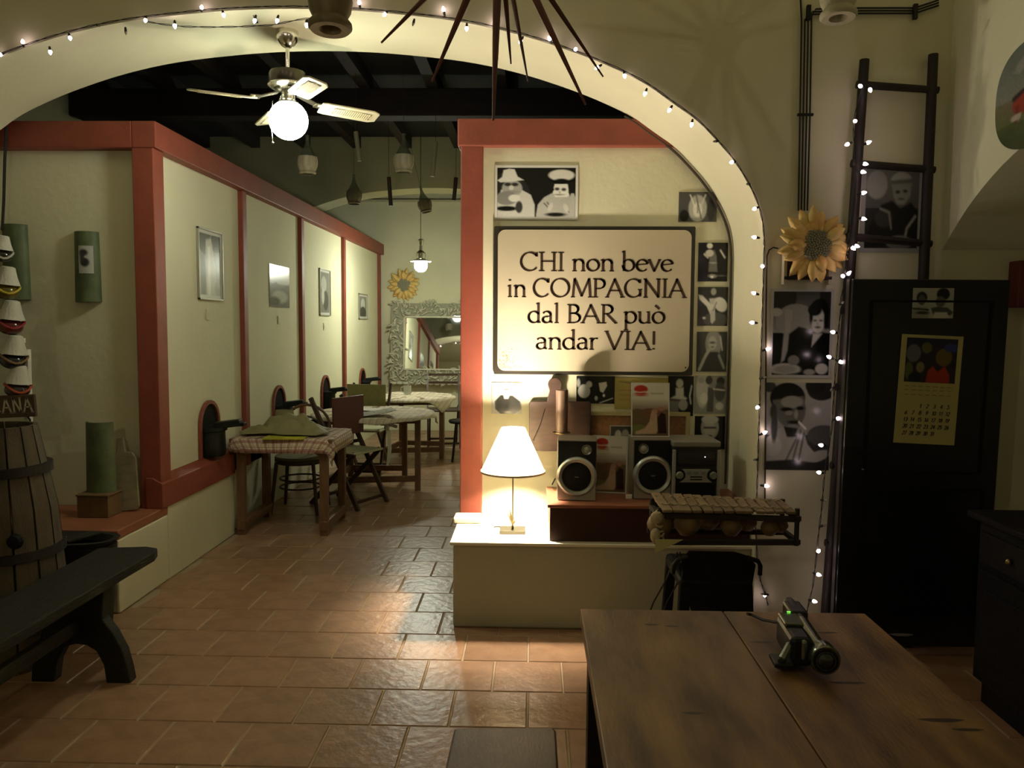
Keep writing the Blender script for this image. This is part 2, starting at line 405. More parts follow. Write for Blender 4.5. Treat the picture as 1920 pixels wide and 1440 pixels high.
# the second arch far down the room
PF = [(x, z+.10) for x, z in PD]
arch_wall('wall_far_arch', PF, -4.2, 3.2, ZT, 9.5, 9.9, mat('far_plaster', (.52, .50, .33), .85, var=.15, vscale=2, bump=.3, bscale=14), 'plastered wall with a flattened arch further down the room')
struct(MB().box((-.8, 11.53, 3.32), (6.2, .05, .03)).build('trim_4', M_WALLF), 'thin ledge high on the end wall')
# rafters and cross beam
raf = MB().box((0, 0, 0), (.10, 5.0, .13)).mesh('rafter', M_BEAM)
for i in range(12): shared('rafter', raf, cl, (-3.9+i*.6, 7.0, ZT-.065))
cb = MB().box((-.5, 7.25, ZT-.24), (7.3, .2, .24)).build('beam', M_BEAM, cl, bevel=.01)
cb2 = MB().box((-.5, 5.4, ZT-.24), (7.3, .2, .22)).build('beam', M_BEAM, cl, bevel=.01)

# right-hand wall with an arched opening that springs from the corner
RP = [(3.91,1.925),(3.80,2.02),(3.68,2.11),(3.55,2.185),(3.41,2.25),(3.25,2.30),(3.05,2.335),(2.8,2.35),(2.5,2.33),(2.25,2.27),(2.05,2.18),(1.9,2.06),(1.8,1.9),(1.76,1.7)]
RP = dense(RP, 2)
mb = MB()
n = len(RP); vs = []
for X in (XC, XC+1.1):
    vs += [(X, y, z) for y, z in RP] + [(X, y, ZT) for y, z in RP]
fs = []
for b in (0, 2*n):
    for i in range(n-1): fs.append((b+i, b+i+1, b+n+i+1, b+n+i))
for i in range(n-1): fs.append((i, i+1, 2*n+i+1, 2*n+i))
mb.add(vs, fs)
mb.box((XC+.55, (1.76-2.2)/2, ZT/2), (1.1, 1.76+2.2, ZT))
struct(mb.build('wall_right', mat('right_plaster', (.76, .77, .55), .85, var=.10, vscale=1.5, bump=.35, bscale=12), smooth=30), 'plastered wall on the right with an arched recess')
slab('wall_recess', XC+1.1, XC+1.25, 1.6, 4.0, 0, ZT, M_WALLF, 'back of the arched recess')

# ------------------------------------------------------------------ floor tiles
T = .305; G = .006
def tile_mb(mb, x0, x1, y0, y1):
    b = .004; z = 0.0; zb = -.012
    vs = [(x0,y0,zb),(x1,y0,zb),(x1,y1,zb),(x0,y1,zb),(x0,y0,z-b),(x1,y0,z-b),(x1,y1,z-b),(x0,y1,z-b),(x0+b,y0+b,z),(x1-b,y0+b,z),(x1-b,y1-b,z),(x0+b,y1-b,z)]
    return mb.add(vs, [(8,9,10,11),(4,5,9,8),(5,6,10,9),(6,7,11,10),(7,4,8,11),(0,1,5,4),(1,2,6,5),(2,3,7,6),(3,0,4,7)])
tile_me = tile_mb(MB(), -T/2+G/2, T/2-G/2, -T/2+G/2, T/2-G/2).mesh('tile', M_TILE)
cands = []; rest = MB()
for r in range(-9, 29):
    y = 2.96+T*(r+.5); off = -.62 if r % 2 == 0 else -.4675
    for c in range(-12, 11):
        x = off+T*(c+.5)
        if x < -2.15 and y > 4.2 or x > XC and (y > 3.9 or y < 1.7): continue
        if x < -3.6 or x > 2.9: continue
        px = 960 + ((x-.027*y)/max(y, .2))*F
        vis = y > 2.2 and 0 < 1000+x/y*F < 1920
        if y > 4.0 and (x > -.45): vis = False
        if .1 < x < 1.0 and y < 3.6 or x > 1.0 and y < 3.4: vis = False
        cands.append((0 if vis else 1, y, x))
cands.sort()
for k, (v, y, x) in enumerate(cands):
    if v == 0 and k < 298: shared('tile', tile_me, fl, (x, y, rng.uniform(-.0008, .0006)), (rng.uniform(-.002, .002), rng.uniform(-.002, .002), 0))
    else: tile_mb(rest, x-T/2+G/2, x+T/2-G/2, y-T/2+G/2, y+T/2-G/2)
ro = rest.build('tile_field', M_TILE, fl); ro['kind'] = 'stuff'

# ------------------------------------------------------------------ left partition with red timber frame
XP = -2.19; ZP = 2.70
def partition_left():
    root = struct(MB().box((XP-.11, 8.1, ZP/2+.22), (.12, 6.8, ZP-.45)).build('wall_partition_left', M_PANEL), 'cream partition in a red painted frame on the left')
    # wing panel facing the arch
    struct(MB().box(((-4.2+XP)/2-.03, 4.72, ZP/2+.22), (4.2+XP-.08, .10, ZP-.45)).build('wall_wing_left', M_PANEL), 'cream wing panel closing the left bay')
    def part(n, mb, m=M_RED, **k): return mb.build(n, m, root, bevel=.005, **k)
    part('beam', MB().box((XP-.05, 8.08, ZP-.075), (.14, 7.0, .15)))
    part('beam', MB().box(((-4.2+XP)/2-.06, 4.65, ZP-.075), (4.2+XP-.12, .14, .15)))
    part('post', MB().box((XP-.062, 4.65, .45+(ZP-.6)/2), (.125, .13, ZP-.6)), label='red corner post')
    for y in (6.07, 7.6, 9.3, 11.45):
        part('post', MB().box((XP-.035, y, .45+(ZP-.6)/2), (.045, .085, ZP-.6)))
    # sill and plinth
    part('sill', MB().prism([(XP-.09,.45),(XP+.012,.45),(XP+.012,.60),(XP-.05,.635),(XP-.09,.635)], 4.574, 5.72, 'xz'), label='red sill beam along the foot of the panels')
    MB().box((XP-.12, 5.19, .225), (.24, 1.058, .45)).build('plinth', M_WALL, root, bevel=.006)
    MB().box((XP-.14, 8.64, .29), (.18, 5.86, .58)).build('plinth', M_WALL, root)
    MB().box(((-4.2+XP)/2, 4.37, .2), (4.2+XP, .58, .40)).build('ledge', M_WALL, root, bevel=.01)
    MB().box(((-4.2+XP)/2, 4.37, .425), (4.2+XP, .58, .05)).build('ledge_top', mat('terracotta_ledge', (.34, .12, .055), .6, var=.3, vscale=8), root, label='terracotta topped ledge', bevel=.006)
partition_left()

# centre partition and its return
XW = -.405
def partition_centre():
    root = struct(MB().box(((XW+1.5)/2+.05, 4.585, ZP/2), (1.9-XW-.1-.2, .11, ZP-.02)).build('wall_partition_centre', M_PANEL), 'cream partition behind the ledge in a red frame')
    MB().box((XW+.055, 4.56, .0+(ZP-.15)/2), (.125, .135, ZP-.15)).build('post', M_RED, root, bevel=.006)
    MB().box((XW+.95, 4.56, ZP-.085), (1.95, .15, .15)).build('beam', M_RED, root, bevel=.008)
    struct(MB().box((XW+.06, 8.1, ZP/2), (.10, 6.9, ZP)).build('wall_partition_right', M_PANEL), 'return partition running back along the aisle')
partition_centre()

# plastered ledge in the arch with a pale top
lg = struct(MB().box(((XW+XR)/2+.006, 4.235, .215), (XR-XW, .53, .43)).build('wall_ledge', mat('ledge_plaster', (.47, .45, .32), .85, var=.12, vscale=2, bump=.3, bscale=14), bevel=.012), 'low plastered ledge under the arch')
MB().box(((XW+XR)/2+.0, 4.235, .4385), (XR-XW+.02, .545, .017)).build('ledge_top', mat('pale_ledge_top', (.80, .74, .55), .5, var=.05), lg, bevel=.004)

# red timber head seen beyond the fridge
struct(MB().box((2.65, 3.86, 1.76), (.75, .09, .22)).build('trim_5', mat('dark_red_paint', (.16, .02, .018), .55, var=.3), bevel=.006), 'dark red painted timber head beside the recess')
# thin edge lines of the arch
def wire_along(name, pts, r, m, label=None, cat=None, parent=None, n=6):
    o = MB().tube(pts, r, n).build(name, m, parent, smooth=True)
    if cat: setp(o, label, cat)
    return o
pts = [(x-.014 if x > XM else x+.014, 4.49, z-.012) for x, z in PD if x > .50] + [(XR-.014, 4.49, z) for z in np.linspace(1.85, .66, 12)]
wire_along('cable', pts, .007, M_WIREB, 'dark brown cable following the inner edge of the arch', 'cable')
# ================================================================== LAMPS
def glow(name, col, strength):
    m = bpy.data.materials.new(name); m.use_nodes = True; N = m.node_tree.nodes
    b = N['Principled BSDF']; b.inputs['Base Color'].default_value = (.8, .8, .8, 1)
    b.inputs['Emission Color'].default_value = (*col, 1); b.inputs['Emission Strength'].default_value = strength; return m
M_GFAN = glow('lit_opal_globe', C_FAN, L_FAN); M_GPEND = glow('lit_pendant_bulb', C_PEND, L_PEND); M_GBULB = glow('lit_fairy_bulb', C_BULB, L_BULB)
M_BLADE = mat('cream_fan_blade', (.62, .58, .40), .4); M_CANE = mat('woven_cane', (.70, .62, .40), .7, bump=.5, bscale=180)

# --- ceiling fan
g = un(541, 229, Y=4.2); zt = arch_z(g.x)
fan = thing('ceiling_fan', 'four bladed ceiling fan with a glowing opal globe hung under the arch', 'ceiling fan', (g.x, g.y, zt))
def Z(z): return z-zt
MB().lathe([(.056,0),(.058,-.02),(.05,-.05),(.03,-.075),(.013,-.085)], 28).build('canopy', M_CHROME, fan, smooth=40)
MB().tube([(0,0,-.07),(0,0,Z(2.845))], .0105, 12).build('rod', M_CHROME, fan, smooth=True)
MB().lathe([(.02,Z(2.86)),(.09,Z(2.85)),(.098,Z(2.835)),(.098,Z(2.785)),(.085,Z(2.77)),(.04,Z(2.755))], 32).build('motor_housing', mat('dark_bronze', (.07,.065,.045), .3, metal=1), fan, smooth=40)
MB().lathe([(.098,Z(2.788)),(.104,Z(2.78)),(.085,Z(2.766))], 32).build('trim_ring', M_CHROME, fan, smooth=40)
MB().lathe([(.035,Z(2.76)),(.036,Z(2.71)),(.052,Z(2.70)),(.052,Z(2.69))], 24).build('light_collar', M_CHROME, fan, smooth=40)
MB().sphere((0, 0, Z(2.607)), .1, 32, 20).build('globe', M_GFAN, fan, smooth=True, label='glowing opal glass globe')
MB().tube([(-.075,-.02,Z(2.70)),(-.085,-.025,Z(2.60)),(-.075,-.03,Z(2.49))], .002, 6).sphere((-.075,-.03,Z(2.485)), .006, 8, 6).build('pull_chain', M_CHROME, fan)
for k in range(4):
    a = math.radians(33+90*k)
    bl = bpy.data.objects.new('blade_arm', MB().bar((.05,0,Z(2.742)), (.15,0,Z(2.705)), .05, .006).bar((.14,0,Z(2.705)), (.2,0,Z(2.70)), .075, .005).mesh('blade_arm', M_CHROME))
    COL.objects.link(bl); bl.parent = fan; bl.rotation_euler = (0, 0, a)
    o = [(.17,-.05),(.20,-.058),(.455,-.062),(.49,-.042),(.49,.042),(.455,.062),(.20,.058),(.17,.05)]
    b = MB().prism(o, -.004, .004, 'xy').build('blade', M_BLADE, bl, bevel=.0015)
    b.location = (0, 0, Z(2.700)); b.rotation_euler = (math.radians(-13), math.radians(1.5), 0)
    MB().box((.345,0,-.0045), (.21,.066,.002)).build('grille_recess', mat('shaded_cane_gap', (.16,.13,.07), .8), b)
    c = MB()
    for i in range(17): c.box((.25+i*.0118, 0, -.0065), (.0065, .064, .003))
    c.tube([(.345+.108*math.cos(t), .034*math.sin(t), -.005) for t in np.linspace(0, 2*PI, 29)[:-1]], .0025, 6, closed=True)
    c.build('cane_inlay', M_CANE, b)

# --- pendant lamp above the middle table
p = un(789, 497, Y=9.3); zc = ZT
pend = thing('pendant_lamp', 'glass bulb pendant lamp with a flat rim hanging over the tables', 'lamp', (p.x, p.y, zc))
MB().tube([(0,0,0),(0,0,p.z-zc+.30)], .004, 6).build('cord', M_WIRE, pend)
MB().lathe([(.02,.30),(.034,.29),(.034,.24),(.018,.22),(.02,.17),(.055,.14),(.058,.11),(.05,.075)], 20, (0,0,p.z-zc)).build('lamp_holder', mat('grey_metal', (.28,.27,.22), .35, metal=1), pend, smooth=40)
MB().lathe([(.045,.072),(.08,.060),(.125,.045),(.122,.040),(.05,.060)], 28, (0,0,p.z-zc)).build('rim_shade', mat('frosted_rim', (.6,.6,.5), .5), pend, smooth=True)
MB().sphere((0,0,p.z-zc-.005), .078, 24, 16).build('bulb', M_GPEND, pend, smooth=True)

# --- table lamp on the ledge
ZL = .447
b0 = un(961, 997, Z=ZL)
tl = thing('table_lamp', 'lit table lamp with a pale conical shade on the ledge', 'table lamp', (b0.x, b0.y, ZL))
MB().box((0,0,.009), (.135,.115,.018)).build('base', mat('brushed_base', (.12,.11,.09), .35, metal=1), tl, bevel=.002)
MB().tube([(0,0,.015),(0,0,.41)], .0035, 8).tube([(0,0,.015),(0,0,.08)], .006, 8).build('stem', M_BRASS, tl)
lf = MB()
for k, (a, t, h) in enumerate(((.2,.5,.07),(2.2,.7,.06),(3.6,.4,.09),(5.0,.8,.055),(1.1,.9,.05),(4.2,.3,.10))):
    d = Vector((math.cos(a)*math.sin(t), math.sin(a)*math.sin(t), math.cos(t))); s = Vector((-math.sin(a), math.cos(a), 0))*.009
    lf.add([(0,0,.035), d*h*.5+s+Vector((0,0,.035)), d*h+Vector((0,0,.035)), d*h*.5-s+Vector((0,0,.035))], [(0,1,2,3)])
lf.build('leaf_ornament', mat('dry_leaf', (.45,.38,.20), .7), tl, solid=.0015)
M_SHADE = bpy.data.materials.new('pale_fabric_shade'); M_SHADE.use_nodes = True; nt = M_SHADE.node_tree; nt.nodes.remove(nt.nodes['Principled BSDF'])
d_ = nt.nodes.new('ShaderNodeBsdfDiffuse'); t_ = nt.nodes.new('ShaderNodeBsdfTranslucent'); mx = nt.nodes.new('ShaderNodeMixShader')
d_.inputs[0].default_value = (.85,.80,.62,1); t_.inputs[0].default_value = (.95,.88,.66,1); mx.inputs[0].default_value = .55
nt.links.new(d_.outputs[0], mx.inputs[1]); nt.links.new(t_.outputs[0], mx.inputs[2]); nt.links.new(mx.outputs[0], nt.nodes['Material Output'].inputs[0])
zs = .325
MB().lathe([(.172,zs),(.062,zs+.235)], 48, cap=False).build('lamp_shade', M_SHADE, tl, smooth=True)
MB().lathe([(.173,zs-.002),(.1735,zs+.008)], 48, cap=False).build('shade_trim', mat('cream_trim', (.55,.42,.22), .7), tl, solid=.002)
MB().lathe([(.014,.40),(.016,.46),(.014,.50)], 14).build('bulb_holder', M_BRASS, tl, smooth=40)
MB().sphere((0,0,.506), .026, 16, 12, (1,1,1.15)).build('bulb', glow('lit_table_bulb', C_TABLE, 60), tl, smooth=True)
lo = lamp('table_lamp_light', (b0.x, b0.y, ZL+.435), W_TABLE, C_TABLE, .036); lo.location.z = ZL+.506

# --- fairy lights
M_SOCK = mat('black_socket', (.010,.012,.008), .5)
bulb_me = MB().lathe([(.0035,-.004),(.0078,.002),(.0085,.008),(.006,.015),(.0015,.022)], 10).mesh('bulb', M_GBULB, smooth=True)
sock_me = MB().lathe([(.003,-.022),(.0055,-.018),(.0065,0),(.006,.003)], 8).mesh('socket', M_SOCK, smooth=40)
dead_me = MB().lathe([(.004,-.002),(.006,.003),(.006,.009),(.002,.018)], 8).mesh('bulb', mat('unlit_clear_bulb', (.35,.33,.28), .15), smooth=True)
def fairy(label, wire, bulbs, Y, dead=(), loc0=None):
    W_ = [un(x, y, Y=Y) if not isinstance(x, Vector) else x for x, y in wire]
    base = W_[0]
    t = thing('string_lights', label, 'fairy lights', base)
    # subdivide and twist two strands
    ps = []
    for a, b in zip(W_, W_[1:]):
        k = max(1, int((b-a).length/.03))
        for i in range(k): ps.append(a+(b-a)*(i/k))
    ps.append(W_[-1])
    for ph in (0, PI):
        q = []
        for i, pnt in enumerate(ps):
            j = Vector((math.sin(i*1.1+ph), 0, math.cos(i*1.1+ph)))*.0032
            q.append(pnt-base+j)
        MB().tube(q, .0017, 5).build('wire', M_WIRE, t, smooth=True)
    for lst, lit in ((bulbs, 1), (dead, 0)):
        for bx, by in lst:
            B = un(bx, by, Y=Y-.012)
            pn = min(ps, key=lambda v: (v-B).length)
            d = B-pn
            if d.length < .012: d = Vector((rng.uniform(-.5,.5), -.3, -.9))
            d.normalize()
            q = Vector((0,0,1)).rotation_difference(d).to_euler()
            s = shared('socket', sock_me, t, B-d*.003-base, q)
            shared('bulb', bulb_me if lit else dead_me, s)
    return t
Y1 = 3.895
edge = [(x+(0.004 if x < XM else -.004), z+.006) for x, z in PD]
def px_of(x, z, Y):     # helper: world point straight to Vector
    return Vector((x, Y, z))
wire = [(px_of(x, z, Y1), 0) for x, z in edge if x > -3.3]
lower = [(px_of(XR-.004, z, Y1), 0) for z in (1.8, 1.5, 1.2, .9, .68)]
fairy('fairy lights following the edge of the big arch', wire+lower,
      [(2,102),(43,80),(94,96),(131,70),(273,37),(328,47),(378,15),(419,27),(478,37),(520,37),(575,45),(674,7),(722,26),(832,20),(875,52),(928,44),(977,76),(1031,74),(1079,93),(1121,126),(1171,141),(1210,174),(1256,205),(1297,232),(1373,304),(1416,391),(1416,445),(1430,500),(1415,550),(1412,605),(1438,655),(1421,763),(1432,812),(1435,911)],
      Y1, dead=[(185,48),(236,60),(775,44),(1341,265),(1402,345),(1432,708),(1416,862)])
fairy('fairy lights trailing down beside the old ladder', [(1628,158),(1618,165),(1606,200),(1600,240),(1603,290),(1606,320),(1602,380),(1596,420),(1588,470),(1584,520),(1576,570),(1580,565),(1574,600),(1570,650),(1566,700),(1563,750),(1560,800),(1552,850),(1545,900),(1541,950),(1535,1000),(1530,1050),(1524,1100),(1512,1150)],
      [(1614,162),(1631,167),(1603,227),(1590,270),(1626,268),(1620,307),(1616,322),(1617,362),(1617,410),(1598,464),(1604,461),(1581,518),(1590,514),(1563,623),(1556,670),(1575,678),(1570,785),(1541,835),(1537,886),(1534,1034),(1533,1077),(1525,1127)],
      3.77, dead=[(1579,568),(1560,730),(1546,938),(1544,985),(1432,1114)])
fairy('short drooping loop of fairy wire with one lit bulb low on the wall', [(1416,985),(1418,1010),(1420,1050),(1426,1090),(1434,1112),(1440,1135)], [(1434,1115)], 3.88)
# second strand across the arch soffit near the fan
fairy('loose fairy wire sagging across the crown of the arch', [(273,40),(300,45),(345,50),(395,51),(450,50),(510,47),(560,37),(600,32)], [(328,48),(575,46)], 3.93, dead=[(478,34)])

# --- chandelier of tapering wooden spikes
ch = Vector((-.10, 2.20, 2.62))
cd = thing('spike_chandelier', 'chandelier of long tapering red brown wooden spikes', 'chandelier', ch)
M_SPIKE = mat('red_brown_spike', (.14, .030, .018), .4, var=.5, vscale=12, stretch=(2,2,.4))
for (tx, ty, dy, r0) in ((715,80,2.35,.010),(810,153,2.42,.0115),(925,225,2.25,.012),(933,112,2.75,.008),(958,120,2.70,.009),(990,152,2.58,.008),(1098,196,2.38,.0115),(1131,144,2.58,.009)):
    tip = un(tx, ty, Y=dy-.33)-ch; r0 *= 1.0
    dirn = tip.normalized(); st = dirn*.04
    MB().tube([st, st+(tip-st)*.25, st+(tip-st)*.6, tip], [r0*.8, r0, r0*.7, r0*.25], 8).build('spike', M_SPIKE, cd, smooth=True)
for k in range(9):   # spikes rising and spreading out of the frame
    a = k*2*PI/9+.2; d = Vector((math.cos(a), math.sin(a), .25+.35*(k%3))).normalized()*.55
    MB().tube([d*.07, d*.3, d], [.008,.011,.003], 8).build('spike', M_SPIKE, cd, smooth=True)
MB().sphere((0,0,0), .055, 16, 10).build('hub', M_WOODD, cd, smooth=True)
MB().tube([(0,0,.04),(0,0,ZT-ch.z)], .006, 8).build('rod', M_WIRE, cd)

# --- turned wooden lamp cups hanging from above
def cup(px, py, Y, s, label, m):
    c = un(px, py, Y=Y)
    t = thing('hanging_wooden_cup', label, 'lamp cup', c, rx=math.radians(-4), group='turned cups hanging below the ceiling')
    MB().lathe([(.036*s,.16*s),(.050*s,.145*s),(.066*s,.11*s),(.071*s,.075*s),(.066*s,.045*s),(.054*s,.022*s),(.060*s,.014*s),(.069*s,.004*s),(.070*s,-.008*s),(.062*s,-.017*s),(.036*s,-.016*s),(.030*s,0),(.030*s,.10*s)], 32, cap=False).build('cup_body', m, t, smooth=50)
    MB().lathe([(.03*s,.10*s),(.001,.101*s)], 16, cap=False).build('inner_base', M_BLACKM, t)
    MB().tube([(0,0,.15*s),(0,0,(ZT-c.z)*.998)], .004, 6).build('cord', M_WIRE, t)
    return t
cup(619, 47, 2.6, 1.0, 'turned wooden cup hanging in front of the crown of the arch', mat('turned_olive_wood', (.24,.18,.085), .5, var=.35, vscale=9, stretch=(4,4,.6)))
cup(1572, 27, 3.0, .93, 'pale turned cup hanging near the wiring on the right', mat('pale_turned_wood', (.52,.47,.33), .6, var=.25, vscale=9, bump=.3))
# ================================================================== LEFT: niches, pictures, tables
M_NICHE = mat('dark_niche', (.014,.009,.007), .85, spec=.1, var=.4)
M_IRON = mat('dark_green_iron', (.010,.013,.010), .5, spec=.25, var=.4, vscale=10, bump=.2)
def arched(w, h, n=12, z0=0):
    r = w/2
    return [(-r, z0), (r, z0)] + [(r*math.cos(t), z0+h-r+r*math.sin(t)) for t in np.linspace(0, PI, n)]
XF = XP-.048                   # face of the panels
for k, (pa, pb, pt) in enumerate(((370,410,750),(508,535,722),(600,618,703),(672,685,690))):
    a = un(pa, pt+60, X=XF); b = un(pb, pt+60, X=XF); yc = (a.y+b.y)/2; w = .34
    top = un((pa+pb)/2, pt, X=XF).z
    lab = ['arched stable niche closest to the red corner post', 'second arched niche along the partition, above the checked table', 'third arched niche, behind the folding chair', 'small arched niche at the far end of the partition'][k]
    t = thing('stable_niche', lab, 'wall niche', (XF+.002, yc, .636), rz=PI/2, group='arched niches along the partition')
    h = top-.636
    inner = arched(w-.05, h-.025); outer = arched(w, h)
    mb = MB(); n = len(outer)
    vs = [(x, 0, z) for x, z in outer]+[(x, 0, z) for x, z in inner]+[(x, -.018, z) for x, z in outer]+[(x, -.018, z) for x, z in inner]
    fs = []
    for i in range(1, n):
        j = (i+1) % n
        fs += [(2*n+i, 2*n+j, 3*n+j, 3*n+i), (i, j, 2*n+j, 2*n+i), (n+i, 3*n+i, 3*n+j, n+j), (i, n+i, n+j, j)]
    mb.add(vs, fs).build('arch_border', M_RED, t)
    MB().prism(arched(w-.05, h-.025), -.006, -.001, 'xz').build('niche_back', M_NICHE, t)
    # iron trough pipe and projecting lever
    MB().lathe([(.095,.002),(.105,.02),(.10,h*.44),(.115,h*.46),(.115,h*.52),(.08,h*.54)], 20, (0,-.01,0)).build('iron_drinker', M_IRON, t, smooth=40)
    MB().bar((0,-.05,h*.545), (.02,-.22,h*.60), .10, .045).bar((.02,-.16,h*.555), (.02,-.25,h*.57), .06, .025).build('lever_plate', M_IRON, t, bevel=.006)

def pic_left(name, label, x0, x1, ytop, ybot, bg, shapes, group=None, **kw):
    a = un(x0, ytop, X=XF); b = un(x1, ytop, X=XF); c = un(x0, ybot, X=XF)
    w = b.y-a.y; h = a.z-c.z
    me = print_mesh(name, w, h, bg, shapes, **kw)
    o = bpy.data.objects.new(name, me); COL.objects.link(o); o.rotation_euler = (0, 0, PI/2); o.location = (XF+.002, (a.y+b.y)/2, a.z-h/2)
    return setp(o, label, 'picture', group), w, h
fall = [('e',.25,.1,.3,.25,.12),('e',.8,.12,.3,.15,.08),('p',[(.3,.1),(.55,.05),(.75,.5),(.8,1),(.3,1),(.25,.5)],.55),('p',[(.38,.2),(.5,.2),(.5,1),(.36,1)],.78),('e',.15,.7,.12,.35,.18),('e',.85,.9,.15,.15,.42)]
for k, (x0, x1, yt, yb, sh, lab) in enumerate((
    (369,413,427,558,fall,'tall framed black and white waterfall photograph nearest the corner post'),
    (504,541,494,575,[('g',0,.45,.82,.55),('p',[(0,.5),(.3,.4),(.6,.5),(1,.42),(1,1),(0,1)],.2),('e',.5,.75,.4,.15,.5),('e',.2,.85,.3,.1,.1)],'frameless black and white landscape photograph, second along the partition'),
    (598,617,504,590,[('e',.4,.3,.3,.2,.5),('e',.6,.7,.3,.25,.15),('e',.3,.6,.15,.2,.6)],'tall grey photograph, third along the partition'),
    (672,687,551,597,[('e',.5,.4,.3,.3,.6),('e',.5,.8,.4,.3,.08)],'small portrait photograph at the far end of the partition'))):
    o, w, h = pic_left('photo_print', lab, x0, x1, yt, yb, .3, sh, group='pictures along the left partition', border=.0 if k == 1 else .025, res=50)
    fr = MB()
    if k != 1:
        for s in (-1, 1): fr.box((s*(w/2+.004), -.006, 0), (.01, .014, h+.018)).box((0, -.006, s*(h/2+.004)), (w+.018, .014, .01))
        fr.build('frame', mat('thin_grey_frame', (.38,.37,.30), .4, metal=.4), o)
# little wall plates below the pictures
for k, (x, y) in enumerate(((390,590),(523,600),(608,612))):
    a = un(x, y, X=XF+.003)
    o = MB().box((0,0,0), (.005,.055,.075)).box((.003,0,0), (.004,.03,.045)).build('title_card', mat('card', (.72,.69,.48), .7), bevel=.002)
    o.location = a; setp(o, ['small blank title card under the tall waterfall photograph','small title card under the frameless landscape photograph','small title card under the third photograph'][k], 'card', 'title cards on the partition')

# --- painted roof tiles, paddle and box on the left ledge
M_GRN = mat('green_glazed_tile', (.13,.17,.075), .5, var=.5, vscale=9, bump=.2)
def rooftile(label, c, L, r, extra=None):
    """curved roof tile, convex side to the viewer"""
    t = thing('curved_roof_tile', label, 'roof tile', c)
    vs = []; fs = []; n = 12; m = 2
    for i in range(m):
        z = L*i/(m-1); rr = r*(1.0-.08*i)
        for s in (0, 1):
            for k in range(n+1):
                a = PI*k/n; q = rr-s*.012
                vs.append((q*math.cos(a), -q*math.sin(a)*.75, z))
    st = n+1
    for k in range(n):
        fs += [(k,k+1,2*st+k+1,2*st+k), (st+k,3*st+k,3*st+k+1,st+k+1), (k,st+k,st+k+1,k+1), (2*st+k,2*st+k+1,3*st+k+1,3*st+k)]
    fs += [(0,2*st,3*st,st), (n,st+n,3*st+n,2*st+n)]
    MB().add(vs, fs).build('tile_shell', M_GRN, t, smooth=50)
    if extra: extra(t)
    return t
def tprint(t):
    r = .0765; pic = []; mb = MB(); n = 8
    me = print_mesh('tile_print', .085, .16, .42, [('e',.35,.25,.28,.12,.05),('e',.42,.6,.3,.16,.04),('e',.25,.4,.15,.2,.08)], res=30, mt=M_PRINTM)
    bm = bmesh.new(); bm.from_mesh(me)
    for v in bm.verts:
        a = v.co.x/r+.25; d = -v.co.y; v.co.x = (r+.001)*math.sin(a); v.co.y = -(r+.001)*.75*math.cos(a)-d*.3
    bm.to_mesh(me); bm.free()
    shared('painted_print', me, t, (0, 0, .245))
q = un(166, 566, Y=4.66); rooftile('green curved roof tile with a small pasted picture hanging on the wing wall', (q.x, 4.668, q.z), .41, .078, tprint)
q = un(186, 912, Y=4.42); rooftile('green glazed curved roof tile standing on the terracotta ledge', (q.x, 4.45, .5835), .40, .085)
q = un(2, 560, Y=4.5); rooftile('bright green roof tile hanging half hidden behind the display rack', (q.x-.01, 4.668, q.z), .44, .08)
# tile flange at foot
q = un(184, 960, Z=.45)
o = MB().box((0,0,.06), (.18,.15,.12)).box((0,0,.126),(.19,.16,.012)).build('small_wooden_box', mat('worn_brown_box', (.20,.12,.05), .7, var=.4, vscale=9), bevel=.004)
o.location = (un(186,912,Y=4.42).x, 4.42, .451); o.rotation_euler = (0,0,.0); setp(o, 'small brown wooden box on the ledge below the green tile', 'box')
q = un(236, 957, Z=.45)
pd = thing('wooden_paddle', 'pale wooden paddle board leaning against the red corner post', 'paddle', (q.x+.005, q.y-.02, .452), rx=math.radians(-12), ry=math.radians(-7))
MB().prism([(-.085,0),(.075,.0),(.088,.02),(.08,.30),(.06,.335),(.03,.345),(-.04,.345),(-.075,.33),(-.09,.29),(-.095,.02)], -.009, .009).build('board', mat('pale_driftwood', (.33,.27,.15), .7, var=.45, vscale=8, stretch=(1,1,3)), pd, bevel=.003)
MB().prism([(-.035,.34),(.02,.34),(.008,.43),(-.03,.43)], -.009, .009).build('handle', MATS['pale_driftwood'], pd, bevel=.003)

# --- display rack of wrapped bottles with place-name board at the left edge
YR = 4.16
rk = thing('display_rack', 'white display rack with hanging jars and a wooden name board at the left edge', 'rack', (un(54, 900, Y=YR).x, YR, .4505))
def loc(px, py, Y=YR): return un(px, py, Y=Y)-rk.location
a = loc(50, 655); b = loc(57, 930); b.z = 0
MB().bar(b, a, .028, .03).build('post', M_PAPER, rk)
MB().bar((-.42,0,0), (-.42,0,1.45), .028, .03).build('post', M_PAPER, rk)
for z in (.02, .55, 1.0): MB().bar((-.42,0,z), (b.x,0,z), .02, .025).build('cross_bar', M_PAPER, rk)
MB().box((-.50,.05,.85), (.60,.02,1.65)).build('shadow_panel', M_OLIVEW, rk)  # unseen tall board, added to throw shade onto the left wing wall
cols = [(.02,.015,.01),(.12,.09,.01),(.10,.012,.012),(.012,.012,.02),(.03,.02,.015)]
M_CAP = mat('white_pleated_paper', (.55,.54,.46), .7, bump=.5, bscale=70, stretch=(1,1,.1))
